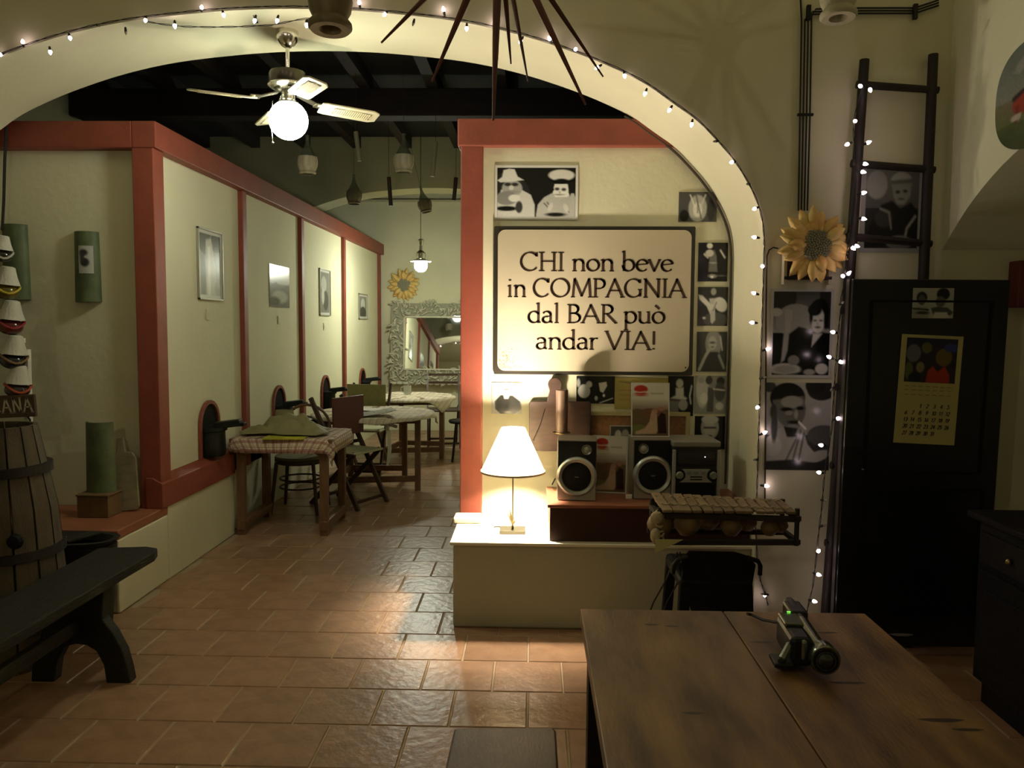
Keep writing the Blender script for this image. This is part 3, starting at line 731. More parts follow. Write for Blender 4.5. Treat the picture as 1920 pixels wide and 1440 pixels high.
for k, (px, py, s) in enumerate(((4,470,.8),(12,535,1),(20,600,1.05),(26,665,1.05),(34,720,1.0))):
    c = un(px, py, Y=YR-.06); s *= 1.04
    j = thing('hanging_jar', ['hanging jar with a white cap, topmost on the rack','jar tied with yellow ribbon, second from the top of the rack','jar tied with dark red ribbon in the middle of the rack','dark jar with white pleated cap above the lowest jar','lowest jar on the rack, tied with an orange ribbon'][k], 'jar', (c.x, c.y, c.z), ry=math.radians(8), group='jars hanging on the display rack')
    MB().sphere((0,0,-.03*s), .058*s, 16, 10, (1,1,.72)).build('jar_body', mat('jar_glass_%s' % ['black','amber','red','blue','brown'][k], cols[k], .1, coat=.5), j, smooth=True)
    MB().lathe([(.062*s,.005),(.045*s,.045*s),(.032*s,.09*s),(.022*s,.095*s)], 16).build('paper_cap', M_CAP, j, smooth=True)
    MB().tube([(.06*s*math.cos(t), .06*s*math.sin(t), -.02+.018*math.sin(2*t)) for t in np.linspace(0,2*PI,17)[:-1]], .006, 6, closed=True).build('ribbon', mat('ribbon_%s' % ['white','yellow','red','gold','orange'][k], [(.4,.4,.35),(.45,.36,.02),(.28,.02,.03),(.2,.12,.05),(.40,.07,.02)][k], .6), j, smooth=True)
sg = thing('name_board', 'brown wooden board lettered in white hanging below the jars', 'sign', un(0, 763, Y=YR-.11), ry=math.radians(-3)); sg.scale = (1.23,)*3
MB().box((-.03,.008,0), (.36,.016,.095)).build('board', mat('brown_board', (.10,.055,.03), .6, var=.3), sg, bevel=.003)
for i, c_ in enumerate('TOSCANA'): letter_mb(c_, -.175+i*.046, -.133+i*.046, -.027, .062, y=-.0015, thick=.13, thin=.08, slant=-.05).build('letter', mat('white_lettering', (.55,.52,.44), .6), sg)
MB().tube([(.115,0,-.045),(.128,-.005,-.06),(.128,-.005,-.085),(.118,-.005,-.09)], .004, 6).build('hook', M_BLACK, sg)

# --- big dark cask / churn of staves behind the bench
cc = Vector((-2.42, 3.50, 0))
ck = thing('stave_cask', 'tall dark cask of old wooden staves with iron straps at the left edge', 'cask', cc)
n = 16
for k in range(n):
    a0 = 2*PI*k/n+.02; a1 = 2*PI*(k+1)/n-.02
    mb = MB(); prof = [(.245,0),(.265,.35),(.235,.75),(.165,1.14)]
    vs = []
    for r, z in [(r, z*.95) for r, z in prof]:
        for rr, aa in ((r,a0),(r,a1),(r-.02,a1),(r-.02,a0)): vs.append((rr*math.cos(aa), rr*math.sin(aa), z))
    fs = [(0,3,2,1),(12,13,14,15)]
    for i in range(3):
        for q_ in range(4): fs.append((i*4+q_, i*4+(q_+1)%4, (i+1)*4+(q_+1)%4, (i+1)*4+q_))
    mb.add(vs, fs).build('stave', mat('old_brown_stave', (.095,.070,.035), .7, var=.5, vscale=6, bump=.4, stretch=(4,4,1)), ck)
for r, z in ((.259,.18),(.257,.52),(.214,.89)):
    MB().lathe([(r,z-.02),(r+.006,z-.02),(r+.004,z+.02),(r-.002,z+.02)], 32).build('iron_hoop', M_WOODD, ck, smooth=40)
MB().lathe([(.155,1.03),(.001,1.035)], 24, cap=False).build('lid', M_WOODD, ck)
for (a, z) in ((-1.2,.66),(-.75,.60),(-1.5,.45)):
    MB().lathe([(.001,.03),(.028,.02),(.035,0)], 12, (.25*math.cos(a), .25*math.sin(a), z), axis='y').build('bung', M_BLACKM, ck)

# --- oval tub beyond the bench
tb = thing('wooden_tub', 'dark oval wooden tub with a rim standing by the white plinth', 'tub', (-2.47, 3.93, 0))
def oval(rx, ry, z0, z1, t=.018, n=28):
    mb = MB(); vs = []
    for (kx, z) in ((.90, z0), (1.0, z1)):
        for tt in (0, t):
            for k in range(n):
                a = 2*PI*k/n; c_, s_ = math.cos(a), math.sin(a)
                vs.append(((rx*kx-tt)*math.copysign(abs(c_)**.7, c_), (ry*kx-tt)*math.copysign(abs(s_)**.7, s_), z))
    fs = []
    for k in range(n):
        j = (k+1) % n
        fs += [(k,j,2*n+j,2*n+k), (n+k,3*n+k,3*n+j,n+j), (k,n+k,n+j,j), (2*n+k,2*n+j,3*n+j,3*n+k)]
    return mb.add(vs, fs)
oval(.34, .13, 0, .42).build('tub_wall', M_OLIVEW, tb, smooth=35)
oval(.355, .142, .415, .45, .03).build('rim', M_OLIVEW, tb, smooth=35)
MB().prism([(.30*math.cos(t), .11*math.sin(t)) for t in np.linspace(0, 2*PI, 25)[:-1]], .02, .035, 'xy').build('bottom', M_WOODD, tb)
MB().prism([(-.33,-.08),(.10,-.12),(.17,-.11),(.24,.08),(-.3,.10)], .4515, .465, 'xy').build('lid', M_OLIVEW, tb, bevel=.004)

# --- long bench with arched trestle legs
bn = thing('trestle_bench', 'long weathered dark bench with arched trestle legs at the left', 'bench', (-1.955, 2.9, 0))
ts = [(-.15,-1.35),(.13,-1.35),(.14,.55),(.145,.80),(.125,.875),(.06,.90),(-.06,.88),(-.16,.86)]
MB().prism(ts, .405, .45, 'xy').build('seat_plank', M_OLIVEW, bn, bevel=.006)
def tleg():
    o = [(-.13,.405),(-.14,.30),(-.15,.20),(-.19,.10),(-.20,0),(-.10,0),(-.085,.09),(-.05,.155),(0,.17),(.05,.165),(.09,.14),(.12,.08),(.13,0),(.235,0),(.225,.06),(.205,.14),(.165,.22),(.12,.28),(.13,.405)]
    return MB().prism(o, -.03, .03, 'xz').mesh('leg', M_OLIVEW)
lg_me = tleg()
for y in (.40, -1.0):
    o = shared('leg', lg_me, bn, (0, y, 0)); md = o.modifiers.new('b', 'BEVEL'); md.width = .006; md.segments = 2
MB().box((0,-.3,.25), (.035,1.4,.06)).build('stretcher', M_OLIVEW, bn, bevel=.004)

# --- checked cloth material
M_PLAID = bpy.data.materials.new('checked_cloth'); M_PLAID.use_nodes = True; nt = M_PLAID.node_tree; N = nt.nodes; L = nt.links
bs = N['Principled BSDF']; bs.inputs['Roughness'].default_value = .85
uv = N.new('ShaderNodeUVMap'); uv.uv_map = 'cloth'; sep = N.new('ShaderNodeSeparateXYZ'); L.new(uv.outputs[0], sep.inputs[0])
def stripe(sock, period, width, off=0):
    a = N.new('ShaderNodeMath'); a.operation = 'ADD'; a.inputs[1].default_value = 100+off; L.new(sock, a.inputs[0])
    b = N.new('ShaderNodeMath'); b.operation = 'MODULO'; b.inputs[1].default_value = period; L.new(a.outputs[0], b.inputs[0])
    c = N.new('ShaderNodeMath'); c.operation = 'LESS_THAN'; c.inputs[1].default_value = width; L.new(b.outputs[0], c.inputs[0]); return c.outputs[0]
def mixc(f, a, col, k=1):
    m = N.new('ShaderNodeMix'); m.data_type = 'RGBA'; s = N.new('ShaderNodeMath'); s.operation = 'MULTIPLY'; s.inputs[1].default_value = k
    L.new(f, s.inputs[0]); L.new(s.outputs[0], m.inputs[0])
    if isinstance(a, tuple): m.inputs[6].default_value = (*a, 1)
    else: L.new(a, m.inputs[6])
    m.inputs[7].default_value = (*col, 1); return m.outputs[2]
def plaid(m, k):
    global nt, N, L
    nt = m.node_tree; N = nt.nodes; L = nt.links
    bs = N['Principled BSDF']; bs.inputs['Roughness'].default_value = .85
    uv = N.new('ShaderNodeUVMap'); uv.uv_map = 'cloth'; sep = N.new('ShaderNodeSeparateXYZ'); L.new(uv.outputs[0], sep.inputs[0])
    o_ = (.72,.66,.52)
    for s, ks in ((sep.outputs[0], k), (sep.outputs[1], k*(1 if k > .9 else .3))):
        o_ = mixc(stripe(s, .062, .022), o_, (.26,.05,.045), .60*ks)
        o_ = mixc(stripe(s, .062, .005, .03), o_, (.28,.04,.04), .6*ks)
        o_ = mixc(stripe(s, .062, .005, .02), o_, (.45,.36,.10), .5*ks)
    L.new(o_, bs.inputs['Base Color'])
plaid(M_PLAID, 1.0)
M_PLAID2 = bpy.data.materials.new('faded_checked_cloth'); M_PLAID2.use_nodes = True; plaid(M_PLAID2, .45)
def cloth_round(name, label, c, rx, ry, drop, ztop, fall=.06, n=56, wob=.012, sq=1.0, tails=(), cm=None):
    """round or squarish cloth draped over a table; sq<1 squares the outline"""
    mb_v = []; uvs = []; fs = []; rings = [0, .4, .8, .97, 1.0, 1.02, 1.03, 1.035]
    zz = [0, 0, 0, 0, -.006, -drop*.35, -drop*.7, -drop]
    for i, (rr, dz) in enumerate(zip(rings, zz)):
        for k in range(n):
            a = 2*PI*k/n; ca, sa = math.cos(a), math.sin(a)
            if sq < 1: ex = sq; ca = math.copysign(abs(ca)**ex, ca); sa = math.copysign(abs(sa)**ex, sa)
            t_ = sum(math.exp(-((a-ta+PI) % (2*PI)-PI)**2/.03)*tl_ for ta, tl_ in tails) if dz < -.006 else 0
            w = wob*math.sin(k*2.2)*max(0, i-3)/4
            x = (rx*rr+w)*ca; y = (ry*rr+w)*sa; z = dz*(1+t_)+(.0015*math.sin(k+i) if i else 0)
            mb_v.append((x, y, z)); ex_ = 1+abs(z)*.9/max(rx, .1)
            uvs.append((x*ex_, y*ex_))
    for i in range(len(rings)-1):
        for k in range(n): fs.append((i*n+k, i*n+(k+1)%n, (i+1)*n+(k+1)%n, (i+1)*n+k))
    me = bpy.data.meshes.new(name); me.from_pydata(mb_v, [], fs); me.materials.append(cm or M_PLAID)
    ul = me.uv_layers.new(name='cloth')
    for lp in me.loops: ul.data[lp.index].uv = uvs[lp.vertex_index]
    me.polygons.foreach_set('use_smooth', [True]*len(me.polygons))
    o = bpy.data.objects.new(name, me); COL.objects.link(o); o.location = (c[0], c[1], ztop)
    md = o.modifiers.new('s', 'SOLIDIFY'); md.thickness = .003; md.offset = 1
    setp(o, label, 'tablecloth', 'checked tablecloths'); return o
# table one (rectangular, by the wall)
tx0, tx1, ty0, ty1, tz = -2.20, -1.45, 5.66, 6.30, .715
t1 = thing('rectangular_table', 'wooden table against the partition, nearest of the laid tables', 'table', ((tx0+tx1)/2, (ty0+ty1)/2, 0))
hw, hd = (tx1-tx0)/2, (ty1-ty0)/2
MB().box((0,0,tz-.015), (hw*2, hd*2, .03)).build('tabletop', M_WOOD, t1, bevel=.004)
leg = MB().box((0,0,(tz-.03)/2), (.055,.055,tz-.03)).mesh('leg', M_WOOD)
for sx in (-1, 1):
    for sy in (-1, 1): shared('leg', leg, t1, (sx*(hw-.07), sy*(hd-.05), 0))
for sx in (-1, 1):
    MB().box((sx*(hw-.07), 0, .075), (.06, hd*2-.02, .07)).build('foot_rail', M_WOOD, t1, bevel=.006)
    MB().box((sx*(hw-.07), 0, tz-.07), (.03, hd*2-.15, .08)).build('apron', M_WOOD, t1)
for sy in (-1, 1):
    MB().prism([(-hw+.1,tz-.03),(hw-.1,tz-.03),(hw-.1,tz-.13),(hw-.16,tz-.09),(0,tz-.075),(-hw+.16,tz-.09),(-hw+.1,tz-.13)], sy*(hd-.05)-.012, sy*(hd-.05)+.012).build('apron', M_WOOD, t1)
MB().bar((-hw+.1,-hd+.05,.10), (-hw+.1,hd-.05,.10), .03,.03).build('stretcher', M_WOOD, t1)
cloth_round('checked_tablecloth', 'red and cream checked cloth over the table against the partition', ((tx0+tx1)/2+.0, (ty0+ty1)/2), hw*1.03, hd*1.06, .10, tz+.001, sq=.22, n=72, wob=.006, tails=((-.72,1.0),))

def round_table(c, r, z, label, legs, cl_label, tails, lw=.05, drop=.035):
    t = thing('round_table', label, 'table', (c[0], c[1], 0), group='round tables')
    MB().lathe([(r,z-.03),(r,z)], 40).build('tabletop', M_WOOD, t, smooth=40)
    me = MB().box((0,0,(z-.03)/2), (lw,lw,z-.03)).mesh('leg', M_WOOD)
    for x, y in legs: shared('leg', me, t, (x, y, 0))
    (x0_, y0_), (x1_, y1_), (x2_, y2_), (x3_, y3_) = legs
    for A, B in ((legs[0], legs[1]), (legs[2], legs[3]), (legs[0], legs[2])):
        MB().bar((*A, .11), (*B, .11), .03, .055).build('stretcher', M_WOOD, t)
        MB().bar((*A, z-.06), (*B, z-.06), .025, .06).build('apron', M_WOOD, t)
    cloth_round('checked_tablecloth', cl_label, c, r+.012, r+.012, drop, z+.001, tails=tails, cm=M_PLAID2)
    return t
round_table((-1.50, 7.46), .56, .72, 'round wooden table with newspapers in the middle of the aisle side', [(-.40,-.27),(.43,-.12),(-.32,.40),(.22,.42)], 'thin checked cloth on the round table with newspapers', ((.15,2.5),(-1.3,.6)))
round_table((-1.45, 9.25), .52, .72, 'round wooden table with a mug furthest down the room', [(-.25,-.30),(.40,-.15),(-.15,.35),(.36,.28)], 'checked cloth on the furthest round table', ((-.7,3.0),(-.5,2.0)))

# things on table one: brown paper, yellow magazine
q = un(530, 822, Z=tz+.006)
o = MB().box((0,0,.004), (.30,.21,.008)).build('yellow_magazine', mat('yellow_magazine_cover', (.52,.50,.03), .45, var=.3, vscale=14)); o.location = (q.x+.01, q.y+.06, tz+.003); o.rotation_euler = (0,0,.06); setp(o, 'yellow magazine lying on the checked cloth near the partition', 'magazine')
def crumple(name, label, cat, c, w, d, h, m, seed, n=16, z0=0):
    r_ = np.random.RandomState(seed); vs = []; fs = []
    ph = r_.uniform(0, 6, 8)
    for j in range(n+1):
        for i in range(n+1):
            u = i/n*2-1; v = j/n*2-1
            z = h*max(0, (1-u*u*.9)*(1-v*v*.9))*(.45+.3*math.sin(3*u+ph[0])*math.cos(2.4*v+ph[1])+.35*abs(math.sin(4*u+3*v+ph[2])))+abs(.048*math.sin(7*u+3*v+ph[3])*math.sin(5*v-4*u+ph[4]))*(1-u*u)*(1-v*v)
            vs.append((u*w/2*(1+.1*math.sin(4*v+ph[5])), v*d/2*(1+.12*math.sin(3*u+ph[6])), z+.003))
    for j in range(n):
        for i in range(n): fs.append((j*(n+1)+i, j*(n+1)+i+1, (j+1)*(n+1)+i+1, (j+1)*(n+1)+i))
    o = MB().add(vs, fs).build(name, m, solid=.002, smooth=True); o.location = c; setp(o, label, cat); return o
M_KRAFT = mat('olive_brown_paper', (.30,.27,.13), .7, var=.3, vscale=7, bump=.2)
crumple('crumpled_paper', 'crumpled olive brown wrapping paper heaped on the nearest laid table', 'paper', (-1.86, 5.94, tz+.014), .62, .38, .12, M_KRAFT, 11, n=26)
o = MB().lathe([(.001,0),(.055,.004),(.075,.05),(.062,.10),(.058,.10),(.07,.05),(.05,.010),(.001,.008)], 20, cap=False).build('paper_bag', M_KRAFT, smooth=True); o.location = (-1.96, 6.2, tz+.004); o.rotation_euler = (.0,0,0); o.scale = (1.1,.8,1.5); setp(o, 'small upright olive paper bag behind the crumpled paper', 'bag')
# newspapers on table two, mug on table three
M_NEWS = mat('newsprint', (.50,.48,.38), .8, var=.5, vscale=40)
def sheet(name, label, px, py, z, w, d, rz, m, lift=.0):
    q = un(px, py, Z=z); n = 8; vs = []; fs = []
    for j in range(n+1):
        for i in range(n+1):
            u = i/n-.5; v = j/n-.5; vs.append((u*w, v*d, .004+lift*(u+.5)**2+.004*abs(math.sin(5*u+3*v))))
    for j in range(n):
        for i in range(n): fs.append((j*(n+1)+i, j*(n+1)+i+1, (j+1)*(n+1)+i+1, (j+1)*(n+1)+i))
    o = MB().add(vs, fs).build(name, m, solid=.002, smooth=True); o.location = (q.x, q.y, z); o.rotation_euler = (0,0,rz); setp(o, label, 'newspaper', 'papers on the round table'); return o
sheet('newspaper', 'grey open newspaper curling up on the round table', 695, 779, .725, .42, .30, .35, M_NEWS, .05)
sheet('newspaper', 'white leaflet lying behind the grey newspaper', 690, 769, .724, .34, .22, -.2, M_PAPER, .0)
sheet('newspaper', 'folded paper at the wall side of the round table', 655, 770, .723, .24, .16, .1, mat('olive_paper', (.22,.21,.11), .8), .0)
q = un(764, 739, Z=.725)
mg = thing('beer_mug', 'clear glass mug standing on the furthest checked table', 'mug', (q.x, q.y, .727))
M_CLEAR = mat('cloudy_glass', (.55,.56,.48), .08, spec=.8, alpha=.55)
MB().lathe([(.001,0),(.042,0),(.045,.01),(.048,.10),(.044,.10),(.040,.012),(.001,.010)], 20, cap=False).build('mug_body', M_CLEAR, mg, smooth=40)
MB().tube([(-.045,0,.085),(-.075,0,.08),(-.08,0,.05),(-.07,0,.025),(-.044,0,.02)], .006, 8).build('handle', M_CLEAR, mg, smooth=True)

# --- chairs
M_REDW = mat('dark_red_leather', (.10,.018,.015), .4, bump=.1, bscale=60)
M_OLIVEC = mat('olive_canvas', (.24,.23,.085), .75, var=.2, vscale=20, bump=.2, bscale=90)
M_SEATP = mat('pale_seat_slat', (.46,.46,.30), .5)
M_CHW = mat('chair_dark_wood', (.065,.032,.018), .5, var=.3, vscale=8)
# bentwood chair behind the first table
bc = thing('bentwood_chair', 'dark bentwood chair with a bowed back behind the nearest laid table', 'chair', (-1.93, 6.50, 0))
MB().lathe([(.19,.43),(.205,.445),(.20,.462),(.001,.463)], 28).build('seat', mat('woven_olive_seat', (.20,.18,.08), .8, bump=.3), bc, smooth=40)
MB().lathe([(.19,.40),(.205,.415),(.205,.435),(.19,.44)], 28, cap=False).build('seat_ring', M_CHW, bc, smooth=40)
for sx in (-1, 1):
    for sy in (-1, 1): MB().tube([(sx*.15, sy*.15, .42), (sx*.19, sy*.19, 0)], [.016,.013], 10).build('leg', M_CHW, bc, smooth=True)
MB().tube([(-.19,.17,.43),(-.20,.20,.62)]+[(-.20*math.cos(t), .215, .66+.20*math.sin(t)) for t in np.linspace(0, PI, 13)]+[(.20,.20,.62),(.19,.17,.43)], .0125, 10).build('bow_back', M_WOOD, bc, smooth=True)
MB().tube([(-.12,.19,.44)]+[(-.125*math.cos(t), .21, .62+.14*math.sin(t)) for t in np.linspace(0, PI, 11)]+[(.12,.19,.44)], .009, 8).build('inner_bow', M_CHW, bc, smooth=True)
for z in (.20,.27): MB().tube([(.165*math.cos(t), .165*math.sin(t), z) for t in np.linspace(0, 2*PI, 25)[:-1]], .008, 6, closed=True).build('ring_stretcher', M_CHW, bc, smooth=True)
# folding chairs
def folding(name, label, loc, rz, backm, seatm, backshape='x'):
    t = thing(name, label, 'chair', loc, rz)
    # front is -y; the back panel stands at +y
    for s in (-1, 1):
        MB().bar((s*.20,.24,.92), (s*.20,-.26,.0), .022, .038).build('back_leg', M_CHW, t)
        MB().bar((s*.175,-.20,.47), (s*.175,.27,.0), .022, .038).build('front_leg', M_CHW, t)
        MB().bar((s*.20,-.23,.455), (s*.20,.20,.455), .022, .03).build('seat_rail', M_CHW, t)
    MB().box((0,-.01,.468), (.40,.42,.018)).build('seat', seatm, t, bevel=.004)
    MB().prism([(-.20,.60),(.20,.60),(.205,.93),(-.205,.93)], -.008, .008).build('backrest', backm, t, bevel=.004)
    t.children[-1].location = (0, .175, .03); t.children[-1].rotation_euler = (math.radians(-12), 0, 0)
    for z, y in ((.06,-.24),(.06,.24)): MB().bar((-.19,y*.9,z), (.19,y*.9,z), .02,.025).build('stretcher', M_CHW, t)
    return t
folding('folding_chair', 'folding chair with a dark red leather back between the first two tables', (-1.585, 6.76, 0), math.radians(64), M_REDW, M_SEATP)
folding('folding_chair', 'folding chair with an olive canvas back behind the round table', (-1.72, 8.15, 0), math.radians(-4), M_OLIVEC, M_SEATP)
fc = folding('folding_chair', 'folding chair with an open frame back beyond the furthest round table', (-1.14, 10.1, 0), math.radians(8), M_CHW, M_CHW)
bpy.data.objects.remove([c for c in fc.children if c.name.startswith('backrest')][0])
for z_, y_ in ((.80,.185),(.90,.235)): MB().bar((-.20,y_,z_), (.20,y_,z_), .018,.03).build('back_rail', M_CHW, fc)
# stool beside the return wall
q = un(862, 812, Z=.45)
st = thing('bar_stool', 'low dark stool half hidden behind the centre partition', 'stool', (-.80, 9.0, 0))
MB().lathe([(.001,.47),(.15,.47),(.16,.455),(.15,.435),(.001,.43)], 20, cap=False).build('seat', M_WOODD, st, smooth=40)
for a in (.8,2.4,4.0,5.5): MB().tube([(.1*math.cos(a),.1*math.sin(a),.44),(.16*math.cos(a),.16*math.sin(a),0)], .012, 8).build('leg', M_WOODD, st)
q = un(858, 905, Y=5.2)
bg = thing('leather_bag', 'dark leather bag hanging on the aisle side behind the red post', 'bag', (XW-.012, 5.1, q.z))
MB().sphere((0,0,0), .05, 16, 12, (.5,1.8,.9)).build('bag_body', M_WOODD, bg, smooth=True)
MB().tube([(.0,-.07,.03),(0,-.05,.12),(0,.05,.12),(0,.07,.03)], .006, 6).build('strap', M_WOODD, bg)
# white scarf under table two
q = un(724, 800, Y=7.0)
o = MB().prism([(-.03,0),(.0,.0),(.035,-.10),(.045,-.25),(.02,-.40),(-.005,-.40),(.01,-.25),(.005,-.12)], -.006, .006).build('hanging_cloth', mat('white_cloth', (.6,.6,.45), .8), bevel=.003); o.location = (q.x, 7.02, .685); setp(o, 'white cloth strip hanging below the round table', 'cloth')

# --- far wall: mirror with carved frame, sunflower
def sunflower(name, label, c, R, rz=0, nrm_tilt=0, seed=1, stem=False):
    r_ = np.random.RandomState(seed)
    t = thing(name, label, 'artificial flower', c, rz, rx=nrm_tilt)
    mp_ = mat('sunflower_petal', (.80,.64,.24), .6, col2=(.76,.42,.12), vscale=14)
    for ring, (n_, l0, off) in enumerate(((19,1.0,-.012),(17,.82,-.022))):
        for k in range(n_):
            a = 2*PI*(k+.5*ring)/n_+r_.uniform(-.1,.1); L_ = R*l0*r_.uniform(.9,1.08); w = R*.155
            ca, sa = math.cos(a), math.sin(a); vs = []; lift = r_.uniform(-.02,.03)
            for s_, ww in ((.36,.5),(.54,.95),(.74,1.0),(.88,.6),(1.0,.05)):
                for e in (-1, 0, 1):
                    rr = L_*s_; x = rr*ca-e*w*ww*sa; z = rr*sa+e*w*ww*ca
                    vs.append((x, off-.012*math.sin(PI*s_)-(.008 if e == 0 else 0)-lift*s_, z))
            fs = [(i*3+e, i*3+e+1, (i+1)*3+e+1, (i+1)*3+e) for i in range(4) for e in (0, 1)]
            MB().add(vs, fs).build('petal', mp_, t, smooth=True, solid=.0012)
    md = MB().sphere((0,-.034,0), R*.43, 20, 12, (1,.20,1)); md.build('seed_head', mat('seed_head', (.36,.34,.24), .9, col2=(.18,.17,.11), vscale=60, bump=1, bscale=120), t, smooth=True)
    mbx = MB()
    for k in range(120):
        rr = R*.40*math.sqrt(k/120); a = k*2.39996; mbx.box((rr*math.cos(a), -.034-R*.43*.20*math.sqrt(max(0,1-(rr/(R*.42))**2))-.002, rr*math.sin(a)), (.007,.007,.007))
    so = mbx.build('seeds', mat('seeds', (.34,.32,.22), .8), t); so['kind'] = 'stuff'
    return t
q = un(757, 534, Y=11.5); sunflower('sunflower', 'small artificial sunflower above the carved mirror', (q.x, 11.545, q.z), .235, seed=4)
a = un(733, 567, Y=11.5); mw, mh = 1.55, 1.16
mr = thing('carved_mirror', 'large mirror in a carved whitewashed frame on the end wall', 'mirror', (a.x+mw/2, 11.38, a.z-mh), rx=math.radians(-7))
MB().box((0,.008,mh/2), (mw-.36,.006,mh-.36)).build('mirror_glass', mat('mirror_silver', (.82,.84,.80), .02, metal=1), mr)
fb = MB()
fw = .20
for s in (-1, 1):
    fb.box((s*(mw/2-fw/2), .015, mh/2), (fw, .02, mh)); fb.box((0, .015, mh/2+s*(mh/2-fw/2)), (mw-2*fw, .02, fw))
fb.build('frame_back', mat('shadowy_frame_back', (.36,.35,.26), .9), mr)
ib = MB()
for s in (-1, 1):
    ib.box((s*(mw/2-fw), -.005, mh/2), (.022,.03,mh-2*fw+.02)); ib.box((0,-.005,mh/2+s*(mh/2-fw)), (mw-2*fw+.02,.03,.022))
M_CARV = mat('whitewashed_carving', (.72,.70,.56), .8, var=.15, vscale=20)
ib.build('inner_moulding', M_CARV, mr)
cv = MB()
def leafm(x, z, a, l, w):
    ca, sa = math.cos(a), math.sin(a); P = []
    for s_, ww in ((0,.1),(.25,.8),(.55,1),(.8,.6),(1,.05)):
        bend = .25*l*s_*s_
        for e in (-1, 0, 1):
            lx = l*s_; lz = e*w*ww+bend; P.append((x+lx*ca-lz*sa, .0-(.016 if e == 0 else .006), z+lx*sa+lz*ca))
    cv.add(P, [(i*3+e, i*3+e+1, (i+1)*3+e+1, (i+1)*3+e) for i in range(4) for e in (0, 1)])
r_ = np.random.RandomState(5)
def band(x0, z0, x1, z1):
    L_ = math.hypot(x1-x0, z1-z0); n_ = int(L_/.033); ang = math.atan2(z1-z0, x1-x0); ca, sa = math.cos(ang), math.sin(ang)
    for k in range(n_):
        s_ = (k+.5)/n_*L_
        for j in range(3):
            o_ = math.sin(s_*14)*.045+(j-1)*.058
            leafm(x0+s_*ca-o_*sa, z0+s_*sa+o_*ca, ang+r_.uniform(-.9,.9)+(PI if r_.rand() < .3 else 0)+j, r_.uniform(.055,.085), r_.uniform(.012,.019))
h_ = fw/2
band(-mw/2+.02, h_, mw/2-.02, h_); band(-mw/2+.02, mh-h_, mw/2-.02, mh-h_); band(-mw/2+h_, fw, -mw/2+h_, mh-fw); band(mw/2-h_, fw, mw/2-h_, mh-fw)
for k in range(int(mw/.09)):
    cv.sphere((-mw/2+.05+k*.09, .005, .0), .042, 8, 5, (1,.3,.5))
co = cv.build('carved_foliage', M_CARV, mr, smooth=True, solid=.006); co['kind'] = 'stuff'

# --- flasks and roof battens hung on strings from the far ceiling
def flask(px, pyb, pyt, Y, label, straw=True, tilt=0):
    b = un(px, pyb, Y=Y); t_ = un(px, pyt, Y=Y); s = (t_.z-b.z)/.33
    t = thing('straw_flask', label, 'bottle', b, ry=tilt, group='flasks hanging in the far room')
    MB().lathe([(.001,.01),(.055,.01),(.075,.06),(.078,.11),(.06,.17),(.030,.23),(.017,.27),(.015,.32),(.019,.325),(.019,.33),(.001,.33)], 20, cap=False).build('glass', M_GLASSG, t, smooth=50)
    m_ = M_STRAW if straw else mat('dark_straw', (.17,.14,.08), .8, bump=.5, stretch=(1,1,.2))
    MB().lathe([(.060,0),(.074,.012),(.064,.028),(.080,.065),(.0835,.11),(.078,.148),(.07,.152)], 20, cap=False).build('straw_cover', m_, t, smooth=40)
    for k in range(8):
        a = k*PI/4; MB().tube([(.066*math.cos(a),.066*math.sin(a),.028),(.083*math.cos(a),.083*math.sin(a),.07),(.086*math.cos(a),.086*math.sin(a),.11),(.079*math.cos(a),.079*math.sin(a),.15)], .004, 5).build('straw_rib', m_, t)
    MB().tube([(0,0,.32),(0,0,(ZT-b.z)/s)], .002, 5).build('string', M_WIREB, t)
    t.scale = (s, s, s); return t
flask(577, 327, 254, 6.3, 'straw covered flask hanging just right of the fan globe')
flask(757, 324, 251, 6.6, 'pale straw covered flask hanging in the middle of the dark ceiling')
flask(664, 383, 327, 8.2, 'dark flask hanging in front of the far arch', False)
flask(800, 398, 348, 8.6, 'tilted dark flask hanging above the pendant lamp', False, math.radians(-14))
for k, (x0_, y0_, x1_, y1_, Y, lab) in enumerate(((667,247,674,302,6.7,'pale wooden rod hanging left of the middle flask'),(817,266,811,331,6.9,'pale wooden rod hanging right of the middle flask'),(729,332,733,386,7.6,'dark wooden rod hanging left of the tilted flask'),(855,333,851,376,7.6,'dark wooden rod hanging right of the tilted flask'))):
    A = un(x0_, y0_, Y=Y); B = un(x1_, y1_, Y=Y)
    t = thing('hanging_rod', lab, 'wooden rod', A, group='wooden rods hanging on strings')
    MB().tube([(0,0,0), B-A], .019, 10).build('rod', mat('pale_rod', (.34,.30,.18), .7) if k < 2 else M_CHW, t, smooth=40)
    MB().tube([(0,0,0),(0,0,ZT-A.z)], .002, 5).build('string', M_WIREB, t)
# ================================================================== CENTRE: sign and photographs on the partition
YC = 4.528
def c_at(px, py): return un(px, py, Y=YC)
A = c_at(928, 423); B = c_at(1302, 427); C_ = c_at(925, 700); D_ = c_at(1298, 705)
sw = ((B.x-A.x)+(D_.x-C_.x))/2; sh = ((A.z-C_.z)+(B.z-D_.z))/2
sc = Vector(((A.x+B.x+C_.x+D_.x)/4, YC, (A.z+B.z+C_.z+D_.z)/4))
sg = thing('wall_sign', 'large cream enamel sign reading CHI non beve in COMPAGNIA with a dark rim', 'sign', (sc.x, sc.y-.012, sc.z), ry=math.radians(-.1))
M_RIM = mat('sign_dark_rim', (.030,.024,.016), .4, var=.3)
def rrect(w, h, r, n=6):
    P = []
    for cx, cz, a0 in ((w/2-r,h/2-r,0),(-w/2+r,h/2-r,90),(-w/2+r,-h/2+r,180),(w/2-r,-h/2+r,270)):
        for k in range(n+1): a = math.radians(a0+90*k/n); P.append((cx+r*math.cos(a), cz+r*math.sin(a)))
    return P
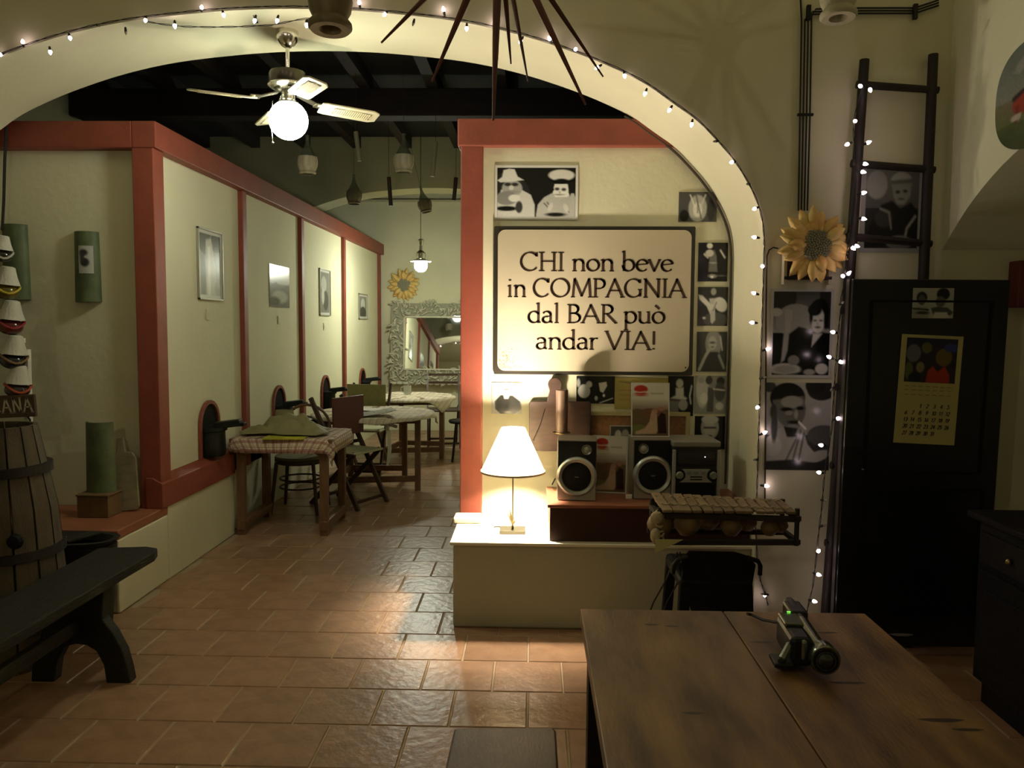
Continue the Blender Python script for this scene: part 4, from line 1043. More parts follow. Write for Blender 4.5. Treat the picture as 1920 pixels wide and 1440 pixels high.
MB().prism(rrect(sw, sh, .008), -.006, .010).build('sign_plate', M_RIM, sg)
M_CREAM = mat('cream_enamel', (.60,.52,.37), .38, var=.10, vscale=2.5)
me_face = MB().prism(rrect(sw-.042, sh-.040, .042), -.0085, -.006).build('sign_face', M_CREAM, sg)
rs = np.random.RandomState(3)
rm = MB()
for k in range(90):
    q = abs(rs.normal(0,.055)), abs(rs.normal(0,.05)); r = rs.uniform(.0015,.005); x = -sw/2+.03+q[0]; z = -sh/2+.03+q[1]
    rm.add([(x+r*math.cos(t), -.00862, z+r*rs.uniform(.5,1)*math.sin(t)) for t in np.linspace(0,2*PI,8)[:-1]], [tuple(range(7))])
rr_ = rm.build('rust_specks', mat('rust', (.28,.20,.10), .8), sg); rr_['kind'] = 'stuff'
sc2 = MB()
for x, z in ((-sw/2+.03, sh/2-.03), (sw/2-.04, -sh/2+.045)): sc2.lathe([(.005,.001),(.004,.003),(.001,.0035)], 10, (x,-.0085,z), axis='y')
sc2.build('screw', M_RIM, sg)
txt = MB()
ppm = F/4.51
for s, x0_, x1_, yb in (('CHI non beve', 975, 1262, 508), ('in COMPAGNIA', 950, 1286, 557), ('dal BAR pu\u00f2', 989, 1247, 605.5), ('andar VIA!', 1004, 1232, 655)):
    l = un(x0_, yb, Y=YC-.02); r = un(x1_, yb, Y=YC-.02)
    tot = sum(GL[c][0] for c in s); u_ = l.x-sc.x; k_ = (r.x-l.x)/tot
    for c in s:
        if c != ' ':
            o_ = letter_mb(c, u_, u_+GL[c][0]*k_, (l.z+r.z)/2-sc.z, 33.5/ppm, y=-.0098).build('letter', mat('sign_brown_ink', (.045,.022,.012), .5), sg)
        u_ += GL[c][0]*k_

G1 = 'photographs stuck on the centre partition'
hats = [('e',.12,.6,.3,.5,.05),('p',[(0,.72),(.05,.45),(.28,.42),(.43,.55),(.48,.75),(.48,1),(0,1)],.60),('e',.19,.42,.13,.17,.42),
  ('p',[(.0,.26),(.06,.19),(.08,.05),(.15,.02),(.22,.03),(.26,.18),(.34,.25),(.2,.28),(.04,.30)],.68),('e',.135,.34,.045,.035,.06),('e',.225,.34,.045,.035,.06),('e',.18,.41,.03,.05,.62),('e',.19,.49,.08,.03,.35),
  ('e',.12,.62,.14,.14,.30),('e',.12,.83,.14,.05,.02),('e',.22,.62,.075,.075,.70),('e',.28,.80,.045,.12,.08),
  ('p',[(.5,.95),(.52,.75),(.6,.6),(.72,.5),(.98,.52),(1,.6),(1,1),(.5,1)],.52),('e',.82,.47,.11,.17,.75),('e',.83,.24,.17,.07,.02),('p',[(.7,.5),(.66,.38),(.7,.3),(.73,.45)],.03),('p',[(.89,.3),(.97,.42),(.93,.58),(.91,.5)],.03),
  ('e',.82,.15,.165,.115,.70),('e',.82,.28,.10,.06,.02),('p',[(.73,.33),(.9,.33),(.91,.48),(.73,.46)],.75),('e',.765,.43,.03,.03,.08),('e',.85,.44,.03,.03,.08),('e',.80,.50,.012,.02,.45),('e',.79,.545,.05,.012,.2),
  ('p',[(.66,.60),(.96,.59),(.93,.85),(.82,.93),(.68,.85)],.50),('l',[(.60,.72),(.66,.82)],.02,.2),('l',[(.64,.7),(.69,.82)],.02,.2),('l',[(.86,.8),(.92,.9)],.015,.15),('e',.75,.95,.13,.04,.03),('e',.68,.80,.03,.09,.62,20),('e',.88,.82,.03,.09,.62,-20)]
picture('photo_print', 'black and white photo of two people in hats eating melon, white bordered', 'photo', (928,310,1083,412), YC, .03, hats, G1, border=.014, res=120, bow=.004, bcol=.78)
picture('photo_print', 'small landscape photo of a face behind pale streamers above the sign corner', 'photo', (1273,360,1343,416), YC, .12, [('e',.5,.55,.24,.45,.5),('e',.5,.6,.12,.25,.75),('l',[(.45,.1),(.6,.9)],.03,.15),('l',[(.3,.1),(.42,.5)],.03,.8),('l',[(.7,.1),(.58,.5)],.03,.7),('e',.15,.8,.12,.2,.03),('e',.85,.6,.1,.4,.06),('l',[(.5,.35),(.5,.7)],.02,.2)], G1, res=50)
picture('photo_print', 'glossy photo of a blonde figure in a dark room, topmost in the narrow column', 'photo', (1310,455,1363,528), YC, .02, [('e',.38,.08,.10,.07,.75),('p',[(.2,.3),(.35,.18),(.55,.2),(.62,.35),(.66,.75),(.35,.75),(.38,.4)],.22),('e',.38,.27,.14,.09,.62),('l',[(.2,.3),(.32,.38)],.05,.6),('l',[(.75,.2),(.9,.38)],.05,.7),('e',.5,.52,.1,.02,.5),('e',.5,.86,.15,.05,.35),('e',.48,.88,.05,.03,.8),('e',.8,.85,.15,.02,.2)], G1, res=60)
picture('photo_print', 'photo of a figure in a billowing white dress, second in the narrow column', 'photo', (1309,538,1363,611), YC, .06, [('e',.6,.85,.4,.2,.14),('e',.52,.12,.09,.09,.45),('p',[(.38,.3),(.65,.28),(.62,.5),(.42,.5)],.6),('p',[(.02,.2),(.15,.22),(.45,.45),(.62,.45),(.52,.72),(.42,.7),(.3,.5),(.05,.32)],.72),('e',.77,.45,.2,.2,.74,-30),('p',[(.42,.6),(.58,.6),(.6,.85),(.5,.95),(.44,.9)],.6),('l',[(.62,.4),(.52,.6)],.03,.2),('e',.22,.8,.05,.03,.7)], G1, res=60)
picture('photo_print', 'dim photo of a long haired person with raised arms, third in the narrow column', 'photo', (1307,622,1361,697), YC, .10, [('e',.55,.3,.27,.35,.35),('e',.52,.28,.14,.17,.5),('e',.52,.27,.10,.03,.15),('l',[(.78,.12),(.85,.45)],.04,.6),('p',[(.1,1),(.25,.6),(.4,.5),(.7,.5),(.85,.65),(.95,1)],.08),('l',[(.1,.95),(.3,.6),(.42,.45)],.09,.45),('l',[(.92,.9),(.75,.6)],.08,.4),('e',.52,.38,.05,.02,.2)], G1, res=60, bow=.002)
picture('photo_print', 'busy photo of several people at a shop counter, fourth in the narrow column', 'photo', (1303,704,1360,776), YC, .32, [('e',.25,.35,.2,.5,.55),('e',.45,.12,.11,.11,.08),('e',.82,.15,.13,.12,.06),('e',.8,.42,.17,.25,.12),('p',[(.42,.3),(.62,.35),(.6,.95),(.4,.95)],.12),('e',.3,.6,.12,.15,.7),('l',[(.6,.35),(.95,.38)],.03,.75),('e',.8,.8,.13,.1,.6),('e',.2,.12,.1,.08,.4)], G1, res=60)
picture('photo_print', 'dark portrait of a blonde smiling face, lowest in the narrow column', 'photo', (1303,780,1358,842), YC, .02, [('e',.5,.35,.3,.36,.40),('e',.5,.4,.19,.26,.5),('e',.5,.1,.28,.13,.55),('l',[(.32,.35),(.68,.35)],.06,.12),('e',.5,.6,.08,.03,.1),('e',.45,.95,.2,.12,.3)], G1, res=60)
picture('photo_print', 'photo of a curly blonde person in a dark top above the table lamp', 'photo', (922,717,978,776), YC, .50, [('e',.48,.2,.18,.2,.75),('e',.48,.24,.10,.12,.55),('p',[(.1,.6),(.3,.4),(.7,.42),(.95,.6),(1,.85),(.75,1),(.3,1),(.12,.85)],.04),('p',[(.38,.36),(.62,.36),(.55,.52),(.42,.52)],.65),('e',.55,.95,.12,.03,.6),('l',[(.43,.22),(.56,.22)],.03,.1)], G1, res=60)
picture('photo_print', 'dark photo of two people bent over a table under the sign', 'photo', (1081,705,1152,757), YC, .03, [('e',.2,.55,.16,.25,.45),('e',.33,.3,.08,.12,.5),('p',[(.58,.25),(.78,.2),(.8,.35),(.7,.6),(.62,.55)],.55),('e',.52,.8,.04,.08,.5),('e',.72,.7,.03,.05,.6),('l',[(.62,.97),(.95,.8)],.03,.5),('e',.05,.25,.05,.15,.4)], G1, res=70)
picture('photo_print', 'yellowed printed card under the sign, left of the hanging brochure', 'photo', (1153,708,1252,768), YC, (.34,.29,.10), [('l',[(.1,.12),(.45,.2)],.03,(.12,.10,.06)),('l',[(.1,.4),(.3,.4)],.02,(.25,.12,.05)),('l',[(.1,.55),(.5,.55)],.02,(.25,.12,.05)),('l',[(.1,.7),(.6,.7)],.02,(.25,.15,.06))], G1, res=60, mt=M_PRINTM)
picture('photo_print', 'dark photo of a pale standing figure right of the brochure', 'photo', (1253,705,1299,780), YC, .025, [('e',.45,.18,.14,.11,.45),('p',[(.3,.3),(.6,.28),(.62,.5),(.75,.55),(.7,.6),(.1,.56),(.3,.48)],.5),('p',[(.0,.6),(.45,.62),(.42,.95),(0,.95)],.2),('e',.6,.72,.18,.14,.35),('l',[(.92,.25),(.85,.5),(.9,.68)],.04,.65)], G1, res=60, bow=.003)
# cork panel frame with photo
q0 = un(1097, 771, Y=YC-.01); q1 = un(1292, 828, Y=YC-.01)
fw_, fh_ = q1.x-q0.x, 1.0*(q0.z-q1.z)+.12
cf = thing('cork_board', 'brown cork board in a pale frame half hidden behind the speakers', 'board', ((q0.x+q1.x)/2, YC-.008, q0.z-fh_/2))
MB().box((0,0,0), (fw_-.02, .012, fh_-.02)).build('cork', mat('cork', (.24,.12,.05), .9, var=.35, vscale=60), cf)
fm = MB()
for s in (-1,1): fm.box((s*(fw_/2-.011),-.006,0), (.022,.02,fh_)).box((0,-.006,s*(fh_/2-.011)), (fw_-.04,.02,.022))
fm.build('frame', mat('pale_pine_frame', (.42,.36,.17), .6, var=.2), cf)
o_ = shared('pinned_photo', print_mesh('pinned_photo', .15, .17, .06, [('e',.3,.35,.14,.22,.35),('e',.6,.3,.15,.2,.22),('e',.8,.7,.2,.3,.03),('l',[(.2,.8),(.3,.4)],.08,.4)], border=.006, res=50, bcol=.3), cf, (-.08,-.006,-.02))
o_ = shared('pinned_photo', print_mesh('pinned_photo', .05, .12, .3, [('e',.5,.4,.3,.2,.7),('e',.5,.75,.3,.12,.6)], res=24), cf, (-fw_/2-.03,-.0,-.02))

# dark recessed shelf board behind the speakers, cutting board, candle
q0 = un(985, 752, Y=4.49); q1 = un(1078, 846, Y=4.49)
cb_ = thing('cutting_board', 'dark reddish wooden cutting board with a round handle standing against the partition', 'cutting board', ((q0.x+q1.x)/2+.03, 4.494, q1.z))
w_ = .30; xm = un(1040, 752, Y=4.51).x-cb_.location.x
th = q0.z-q1.z
P = [(-w_/2,.0),(w_/2+.05,.0),(w_/2+.05,th-.01),(w_/2+.04,th),(xm+.045,th),(xm+.03,th+.06)]
P += [(xm+.040*math.cos(t), th+.095+.040*math.sin(t)) for t in np.linspace(-.4, PI+.4, 12)]
P += [(xm-.03,th+.06),(xm-.045,th),(-w_/2+.01,th),(-w_/2,th-.01)]
P[0] = (-w_/2, .0); P[1] = (w_/2+.05, .0)
MB().prism(P, -.012, .012).build('board', mat('mahogany_board', (.065,.030,.020), .5, var=.5, vscale=9, stretch=(1,1,5)), cb_, bevel=.004)
MB().tube([(xm-.055,-.014,th-.04),(xm-.08,-.014,th-.13),(xm-.12,-.014,.06)], .003, 5).build('crack', M_WOODD, cb_)

# red-brown box unit on the ledge
bx0 = un(1025, 948, Y=4.0).x; bz = .64
MBX = thing('low_chest', 'low dark red brown wooden chest carrying the stereo on the ledge', 'chest', ((bx0+XR)/2, 4.22, ZL))
MB().box((.005,.0,(bz-ZL)/2-.008), (XR-bx0-.025, .42, bz-ZL-.016)).build('body', mat('deep_red_brown', (.045,.012,.008), .45, var=.3), MBX, bevel=.003)
MB().box((0,0,bz-ZL-.008), (XR-bx0-.008, .46, .016)).build('top_board', mat('reddish_top', (.30,.11,.06), .4, var=.3, vscale=8, stretch=(1,5,1)), MBX, bevel=.003)

# stereo
M_SPK = mat('grey_black_speaker', (.010,.010,.012), .4, spec=.3); M_CONE = mat('speaker_cloth', (.006,.006,.007), .85)
def speaker(px0, px1, py0, Yf, label, tw, rz):
    a = un(px0, py0, Z=bz); w = .205; h = .315; xc = un((px0+px1)/2, 900, Y=Yf).x
    t = thing('loudspeaker', label, 'speaker', (xc, Yf+.10, bz+.001), rz=rz, group='stereo speakers')
    MB().box((0,0,h/2), (w,.20,h)).build('cabinet', mat('brown_grey_cabinet', (.16,.135,.10), .5), t, bevel=.006)
    MB().box((0,-.102,h/2+.0), (w-.008,.008,h-.008)).build('front_panel', M_SPK, t, bevel=.003)
    MB().prism([(-w/2+.004,.002),(w/2-.004,.002),(w/2-.004,.10),(.07,.045),(-.07,.045),(-w/2+.004,.10)], -.115, -.105).build('silver_apron', M_SILVER, t, bevel=.002)
    zc_ = .125
    MB().lathe([(.105,.0),(.103,.012),(.092,.020),(.078,.014),(.075,.004)], 40, (0,-.106,zc_), axis='y', cap=False).build('woofer_ring', M_SILVER, t, smooth=50)
    MB().lathe([(.080,.004),(.06,.009),(.03,.012),(.001,.013)], 32, (0,-.106,zc_), axis='y').build('woofer_grille', M_CONE, t, smooth=True)
    MB().box((0,-.1205,zc_), (.022,.002,.0035)).build('badge', M_SILVER, t)
    MB().lathe([(.027,0),(.026,.006),(.019,.004),(.017,.001)], 24, (tw,-.106,h-.048), axis='y', cap=False).build('tweeter_ring', mat('dull_chrome', (.30,.30,.28), .3, metal=.8), t, smooth=40)
    MB().lathe([(.018,.001),(.012,.006),(.001,.009)], 20, (tw,-.106,h-.048), axis='y').build('tweeter_dome', M_SILVER, t, smooth=True)
    return t
s1 = speaker(1047, 1119, 937, 4.105, 'silver ringed speaker nearest the table lamp', .05, math.radians(-3))
s2 = speaker(1187, 1255, 925, 4.165, 'silver ringed speaker beside the stereo unit with a brochure on top', -.05, math.radians(3))
xs = un(1301, 900, Y=4.12).x
su = thing('stereo_unit', 'compact silver and black stereo unit with two knobs', 'stereo', (xs+.006, 4.245, bz+.001), rz=math.radians(2))
w = .245; h = .315
MB().box((0,0,h/2), (w,.24,h-.02)).build('housing', mat('dark_housing', (.02,.02,.022), .4), su, bevel=.006)
MB().box((0,-.005,h-.016), (w+.006,.25,.032)).build('top_lid', mat('grey_brown_lid', (.26,.25,.20), .4, metal=.3), su, bevel=.008)
for s in (-1,1): MB().box((s*(w/2-.006),-.125,h/2-.02), (.018,.02,h-.05)).build('side_strip', M_SILVER, su, bevel=.005)
MB().box((0,-.122,.222), (w-.05,.006,.075)).build('display', mat('display_glass', (.004,.004,.012), .08, coat=.5), su)
MB().box((0,-.122,.06), (w-.04,.006,.07)).build('cassette_door', M_BLACK, su, bevel=.004)
MB().prism([(-.075,.168),(.075,.168),(.055,.125),(.085,.098),(-.085,.098),(-.055,.125)], -.13, -.122).build('control_panel', M_SILVER, su, bevel=.002)
for x in (-.038,0,.038): MB().lathe([(.0105,0),(.0105,.004),(.008,.006)], 16, (x,-.13,.150), axis='y').build('button', mat('button_grey', (.22,.22,.20), .4), su)
for z in (.128,.114): MB().box((0,-.131,z), (.062,.004,.006)).build('slot', M_BLACK, su)
for x in (-.088,.088):
    MB().lathe([(.034,0),(.034,.004),(.030,.006)], 28, (x,-.125,.137), axis='y').build('knob_ring', M_BLACK, su)
    MB().lathe([(.020,.004),(.019,.018),(.016,.021)], 24, (x,-.125,.137), axis='y').build('knob', mat('knob_silver', (.30,.33,.26), .35, metal=.5), su, smooth=40)
MB().box((0,-.127,.022), (w-.03,.012,.010)).build('foot_bar', M_SILVER, su)
MB().lathe([(.003,0),(.001,.003)], 8, (.045,-.126,.232), axis='y').build('display_lamp', glow('tiny_white_led', (1,1,1), 3), su)

# brochures
wed = [('g',0,.3,(.62,.60,.52),(.66,.64,.56)),('g',.3,.5,(.60,.58,.50),(.30,.22,.17)),('g',.5,1,(.22,.15,.09),(.16,.12,.07)),
  ('e',.15,.60,.2,.12,(.20,.15,.08)),('e',.5,.55,.3,.08,(.22,.13,.09)),('e',.18,.88,.25,.10,(.20,.21,.09)),
  ('p',[(.80,.55),(.92,.58),(.95,.95),(.72,.95),(.7,.65)],(.05,.02,.03)),('e',.80,.48,.09,.045,(.42,.24,.18)),('e',.62,.53,.09,.05,(.45,.28,.20)),
  ('p',[(.52,.58),(.68,.58),(.70,.9),(.66,.96),(.08,.97),(.1,.92),(.35,.85),(.48,.72)],(.50,.38,.28)),('e',.58,.62,.07,.09,(.50,.33,.26)),
  ('e',.24,.105,.19,.080,(.45,.06,.04)),('e',.24,.19,.18,.022,(.45,.07,.05)),('l',[(.07,.150),(.2,.165),(.41,.150)],.02,(.66,.60,.50)),('e',.24,.225,.16,.012,(.45,.07,.05)),
  ('l',[(.52,.185),(.85,.185)],.018,(.35,.33,.25))]
def brochure(name, label, px, py, wpx, hpx, Y, z0, tilt, ry, back=.006):
    c = un(px, py, Y=Y); w = wpx*Y/F; h = hpx*Y/F
    t = thing(name, label, 'brochure', (c.x, Y, z0), rx=math.radians(tilt), ry=math.radians(ry), group='wedding brochures by the stereo')
    shared('printed_cover', print_mesh('printed_cover', w, h, .6, wed, border=.006, res=110, bcol=.62, noise=.03, thick=.0045), t, (0, 0, h/2))
    return t
brochure('brochure', 'wedding brochure standing on top of the second speaker', 1220, 770, 72, 102, 4.235, bz+.319, -7, 0)
brochure('brochure', 'wedding brochure leaning on the chest between the two speakers', 1142, 870, 66, 108, 4.27, bz+.006, -7, 2.0)
# small square card and cable plug on the chest
q = un(1179, 935, Z=bz)
o = MB().box((0,0,.011), (.034,.012,.022)).build('adhesive_note', M_PAPER, bevel=.001); o.location = (q.x, q.y, bz+.001); setp(o, 'tiny white card standing on the chest between the speakers', 'card')
# candle holder
q = un(1053, 811, Y=4.36)
cn = thing('candle', 'thick copper brown candle on a small brass plate behind the first speaker', 'candle', (q.x, 4.37, bz+.001))
zq = q.z-bz
MB().lathe([(.045,0),(.045,.006),(.012,.012),(.008,.02),(.008,zq-.01)], 20).build('candlestick', M_BRASS, cn, smooth=40)
MB().lathe([(.012,zq-.012),(.048,zq-.004),(.050,zq),(.010,zq)], 24).build('drip_plate', M_BRASS, cn, smooth=40)
MB().lathe([(.033,zq),(.033,zq+.20),(.034,zq+.232),(.030,zq+.236),(.004,zq+.225)], 24).build('wax', mat('copper_wax', (.13,.075,.05), .45, var=.2, vscale=14), cn, smooth=40)
MB().tube([(0,0,zq+.22),(.003,0,zq+.238)], .0012, 5).build('wick', M_BLACKM, cn)
# cables near the lamp
q = [un(p[0], p[1], Y=4.50) for p in ((1035,909),(1038,903),(1041,897))]
wire_along('cable_end', q, .004, M_WIRE, 'short black cable end poking out beside the first speaker', 'cable')
q = [un(926,988,Z=ZL+.004), un(935,987,Z=ZL+.004), un(944,990,Z=ZL+.006), un(950,991,Z=ZL+.01)]
wire_along('lamp_cord', q, .003, M_WIREB, 'short dark cord lying behind the lamp base', 'cord')
o = MB().box((0,0,.017), (.15,.13,.034)).build('stone_block', mat('pale_stone', (.72,.62,.45), .8, var=.1, bump=.2), bevel=.008); q = un(862, 985, Z=.45); o.location = (q.x+.035, 4.40, ZL+.001); setp(o, 'pale stone block at the foot of the red post', 'block')

# ================================================================== RIGHT
# photographs on the front wall
YF = 3.908
G2 = 'large photographs on the wall right of the arch'
spa = [('g',0,.5,.10,.35),('g',.5,1.01,.04,.04),('e',.1,.08,.3,.18,.06),('e',.4,.35,.35,.2,.36),('p',[(.80,0),(1,0),(1,.45),(.8,.42)],.05),('e',.06,.25,.10,.05,.5),('p',[(.2,.22),(.34,.22),(.3,.5),(.24,.8),(.16,.82),(.22,.5)],.42),
  ('p',[(0,.5),(.3,.5),(.45,.42),(.62,.45),(1,.5),(1,.98),(.45,.98),(.42,.9),(0,.95)],.015),('p',[(.2,.48),(.29,.48),(.27,.7),(.22,.82),(.16,.85)],.38),
  ('e',.80,.24,.17,.15,.02),('e',.78,.35,.115,.15,.60),('e',.72,.22,.12,.07,.02),('e',.66,.30,.03,.08,.02),('e',.92,.34,.04,.1,.02),('e',.73,.345,.028,.012,.12),('e',.83,.345,.028,.012,.12),('e',.78,.425,.045,.014,.12),('e',.775,.385,.014,.02,.42),
  ('p',[(.70,.5),(.86,.50),(.68,.66)],.55),('e',.24,.93,.27,.075,.50),('e',.24,.925,.19,.045,.38),('l',[(0,.985),(.25,1.0),(.5,.97)],.015,.03),('e',.66,.96,.10,.035,.4),('e',.87,.92,.11,.065,.55),('e',.38,.82,.1,.06,.28)]
picture('photo_print', 'large photo of a smiling dark haired person eating spaghetti from a plate', 'photo', (1446,541,1558,709), YF, .2, spa, G2, border=.012, res=110, bcol=.55)
smo = [('g',0,.6,.50,.36),('g',.6,1.01,.10,.05),('e',.85,.08,.22,.12,.06),('e',.75,.03,.15,.10,.05),('e',.05,.05,.1,.06,.1),('e',.9,.6,.25,.12,.14),
  ('e',.33,.17,.27,.17,.03),('p',[(.1,.2),(.58,.15),(.62,.3),(.6,.4),(.5,.52),(.38,.55),(.22,.45),(.14,.35)],.22),('e',.4,.22,.17,.07,.42),('e',.32,.305,.09,.025,.03),('e',.53,.29,.06,.022,.03),('e',.36,.345,.06,.025,.38),('e',.47,.36,.03,.05,.42),('e',.44,.45,.10,.02,.05),('e',.42,.51,.10,.035,.33),
  ('e',.12,.33,.05,.09,.10),('p',[(.28,.5),(.5,.52),(.45,.65),(.35,.66)],.05),('p',[(0,.68),(.1,.58),(.28,.5),(.34,.62),(.48,.62),(.58,.52),(.66,.7),(.8,.82),(.7,.92),(0,1)],.45),('e',.12,.72,.14,.12,.52),
  ('l',[(.55,.55),(.42,.95)],.03,.2),('l',[(.6,.58),(.52,.95)],.03,.18),('l',[(.5,.62),(.3,.95)],.03,.22),('e',.82,.84,.2,.06,.42,-20),('p',[(0,.9),(.4,.88),(1,.93),(1,1),(0,1)],.06),('l',[(.52,.45),(.62,.52)],.028,.8),('e',.14,.5,.05,.18,.12)]
picture('photo_print', 'large photo of a short haired person with a cigarette in a white shirt', 'photo', (1437,717,1553,882), YF, .3, smo, G2, border=.0, res=120)
boy = [('g',0,.5,.22,.14),('g',.5,1.01,.05,.04),('e',.2,.2,.2,.18,.35),('e',.66,.15,.20,.11,.42),('p',[(.48,.17),(.86,.15),(.84,.35),(.72,.45),(.6,.45),(.52,.35)],.30),('e',.60,.29,.04,.02,.05),('e',.74,.28,.04,.02,.05),('e',.67,.38,.05,.012,.08),('l',[(.48,.17),(.86,.15)],.05,.18),
   ('p',[(.1,.7),(.3,.45),(.5,.4),(.66,.5),(.86,.42),(1,.55),(1,.95),(0,1)],.02),('e',.35,.62,.17,.12,.07),('l',[(.28,.5),(.45,.55),(.5,.75)],.03,.3),('l',[(.95,.6),(.8,.75),(.75,.95)],.04,.35),('e',.66,.93,.25,.09,.22)]
picture('photo_print', 'dim photo of a person in a knitted cap hanging behind the ladder rungs', 'photo', (1617,308,1726,474), YF, .1, boy, G2, border=.022, res=90, bcol=.36, mt=M_PRINTM)

# sunflower and the bracket below it
q = un(1521, 462, Y=3.9)
sunflower('sunflower', 'big artificial sunflower on the wall beside the fairy lights', (q.x, 3.865, q.z), .178, seed=9)
q0 = un(1466, 497, Y=3.9); q1 = un(1553, 524, Y=3.9)
br = thing('wall_bracket', 'small pale wall niche frame with a dark shelf under the sunflower', 'bracket', ((q0.x+q1.x)/2, 3.90, q1.z))
w = q1.x-q0.x
MB().box((-w/2+.006,-.02,.05), (.014,.04,.15)).build('side_board', mat('pale_side_board', (.48,.42,.30), .6), br)
MB().box((w/2-.006,-.02,.05), (.014,.04,.15)).build('side_board', MATS['pale_side_board'], br)
MB().box((0,-.025,.004), (w,.05,.014)).build('shelf_board', M_WOODD, br, bevel=.002)
MB().box((0,-.004,.06), (w-.02,.006,.12)).build('back_board', mat('dark_back', (.10,.06,.04), .7), br)
q = [un(x, y, Y=3.895) for x, y in ((1459,466),(1450,464),(1442,469),(1438,480),(1437,520),(1436,600),(1436,700),(1435,830),(1434,960))]
wire_along('cable', q, .004, M_WIREB, 'thin brown cable bending out from behind the big sunflower and running down', 'cable')

# surface wiring: four parallel wires with clips
wt = thing('surface_wiring', 'four parallel black surface wires running down the front wall and across to the corner', 'wiring', un(1510, 215, Y=3.9))
base = wt.location.copy()
for k in range(4):
    dx = -9+k*6.2; pts = [un(1505+dx*.9, 395, Y=3.892), un(1509+dx, 215, Y=3.892), un(1512+dx, 40-k*3, Y=3.892)]
    if k in (1, 2, 3): pts += [un(1520+dx, 32-k*5, Y=3.892), un(1620, 30-k*5, Y=3.892), un(1715, 30-k*5, Y=3.892), un(1760, 15-k*5, Y=3.892)]
    else: pts += [un(1500, -20, Y=3.892)]
    MB().tube([p-base for p in pts], .0042, 6).build('wire', M_WIRE, wt)
for (x, y, hz) in ((1510,215,1),(1516,24,0),(1716,22,0)):
    MB().box(un(x, y, Y=3.888)-base, (.075,.018,.012) if hz else (.02,.02,.07)).build('clip', M_BLACK, wt, bevel=.003)

# old ladder
lt, lb = un(1621, 112, Y=3.86), un(1545, 1215, Y=3.83)
rt, rb = un(1750, 102, Y=3.86), un(1700, 1215, Y=3.83); lb.z = 0.0; rb.z = 0.0
ld = thing('wooden_ladder', 'old dark wooden ladder leaning on the wall behind the black door', 'ladder', lb)
M_LAD = mat('ladder_dark_wood', (.016,.008,.006), .6, var=.4, vscale=8, bump=.3)
for nme, a, b in (('rail', lt, lb), ('rail', rt, rb)):
    MB().tube([b-ld.location, (b*.66+a*.34)-ld.location+Vector((.003,0,0)), (b*.33+a*.67)-ld.location, a-ld.location], [.027,.025,.024,.022], 10).build(nme, M_LAD, ld, smooth=True)
for y in (158, 302, 437, 575, 720, 870, 1020):
    t_ = (y-108)/(1215-108); A_ = lt+(lb-lt)*(t_-.004); B_ = rt+(rb-rt)*(t_+.012); d = (B_-A_).normalized()
    MB().tube([A_-d*.028-ld.location, B_+d*.03-ld.location+Vector((0,0,.0))], [.019,.017], 8).build('rung', M_LAD, ld, smooth=True)

# black door leaf folded back against the wall, the ladder behind it
YD = 3.70
f0 = un(1602, 523, Y=YD); f1 = un(1899, 541, Y=YD); fl_ = un(1557, 1145, Y=YD)
fx0 = f0.x-.008; fx1 = f1.x-.01; fzt = f0.z; fzb = .05
fr = struct(thing('door_1', 'black door leaf folded open against the wall', None, ((fx0+fx1)/2, YD, 0)))
w = fx1-fx0
MB().prism([(-w/2-.022,fzb),(w/2-.03,fzb),(w/2,fzt),(-w/2,fzt)], 0, .045).build('door_leaf', M_FRIDGE, fr, bevel=.006)
MB().bar((-w/2-.022,.03,fzb), (-w/2-.003,.03,fzt), .012, .035).build('door_edge', M_RUBBER, fr)
for z0_, z1_ in ((.22,.80),(.88,fzt-.10)):
    for a, b in (((-w/2+.09,z0_),(w/2-.10,z0_)),((-w/2+.09,z1_),(w/2-.08,z1_)),((-w/2+.09,z0_),(-w/2+.09,z1_)),((w/2-.10,z0_),(w/2-.08,z1_))):
        MB().bar((a[0],-.001,a[1]), (b[0],-.001,b[1]), .012, .010).build('panel_moulding', M_BLACKM, fr)
MB().box((-w/2+.07,-.004,un(1640,848,Y=YD).z), (.085,.010,.024)).build('door_grip', M_BLACK, fr, bevel=.003)
MB().box((-w/2+.085,-.003,un(1637,880,Y=YD).z), (.022,.004,.006)).build('keyhole_plate', M_SILVER, fr)
pq = un(1740, 731, Y=YD-.004); w_ = 112*YD/F; h_ = 202*YD/F
cal = thing('calendar', 'cream wall calendar with a dark colour picture hung on the black door', 'calendar', (pq.x, YD-.004, pq.z), ry=math.radians(2.2))
calp = [('g',0,.42,(.03,.035,.08),(.05,.035,.02)),('e',.15,.18,.12,.1,(.14,.15,.16)),('e',.4,.14,.1,.07,(.14,.13,.07)),('e',.75,.2,.14,.09,(.15,.11,.04)),('e',.85,.1,.12,.05,(.05,.06,.20)),('p',[(.42,.42),(.5,.28),(.62,.32),(.74,.26),(.88,.42)],(.32,.05,.015)),('e',.3,.30,.08,.05,(.2,.18,.10)),('e',.12,.32,.1,.08,(.10,.11,.05)),
   ('p',[(0,.42),(1,.42),(1,1),(0,1)],(.46,.42,.22))]
shared('printed_page', print_mesh('printed_page', w_, h_, (.46,.42,.22), [('p',[(0,0),(1,0),(1,1),(0,1)],(.46,.42,.22))]+[(s[0], *s[1:]) for s in []], res=60, mt=M_PRINTM, noise=.02), cal)
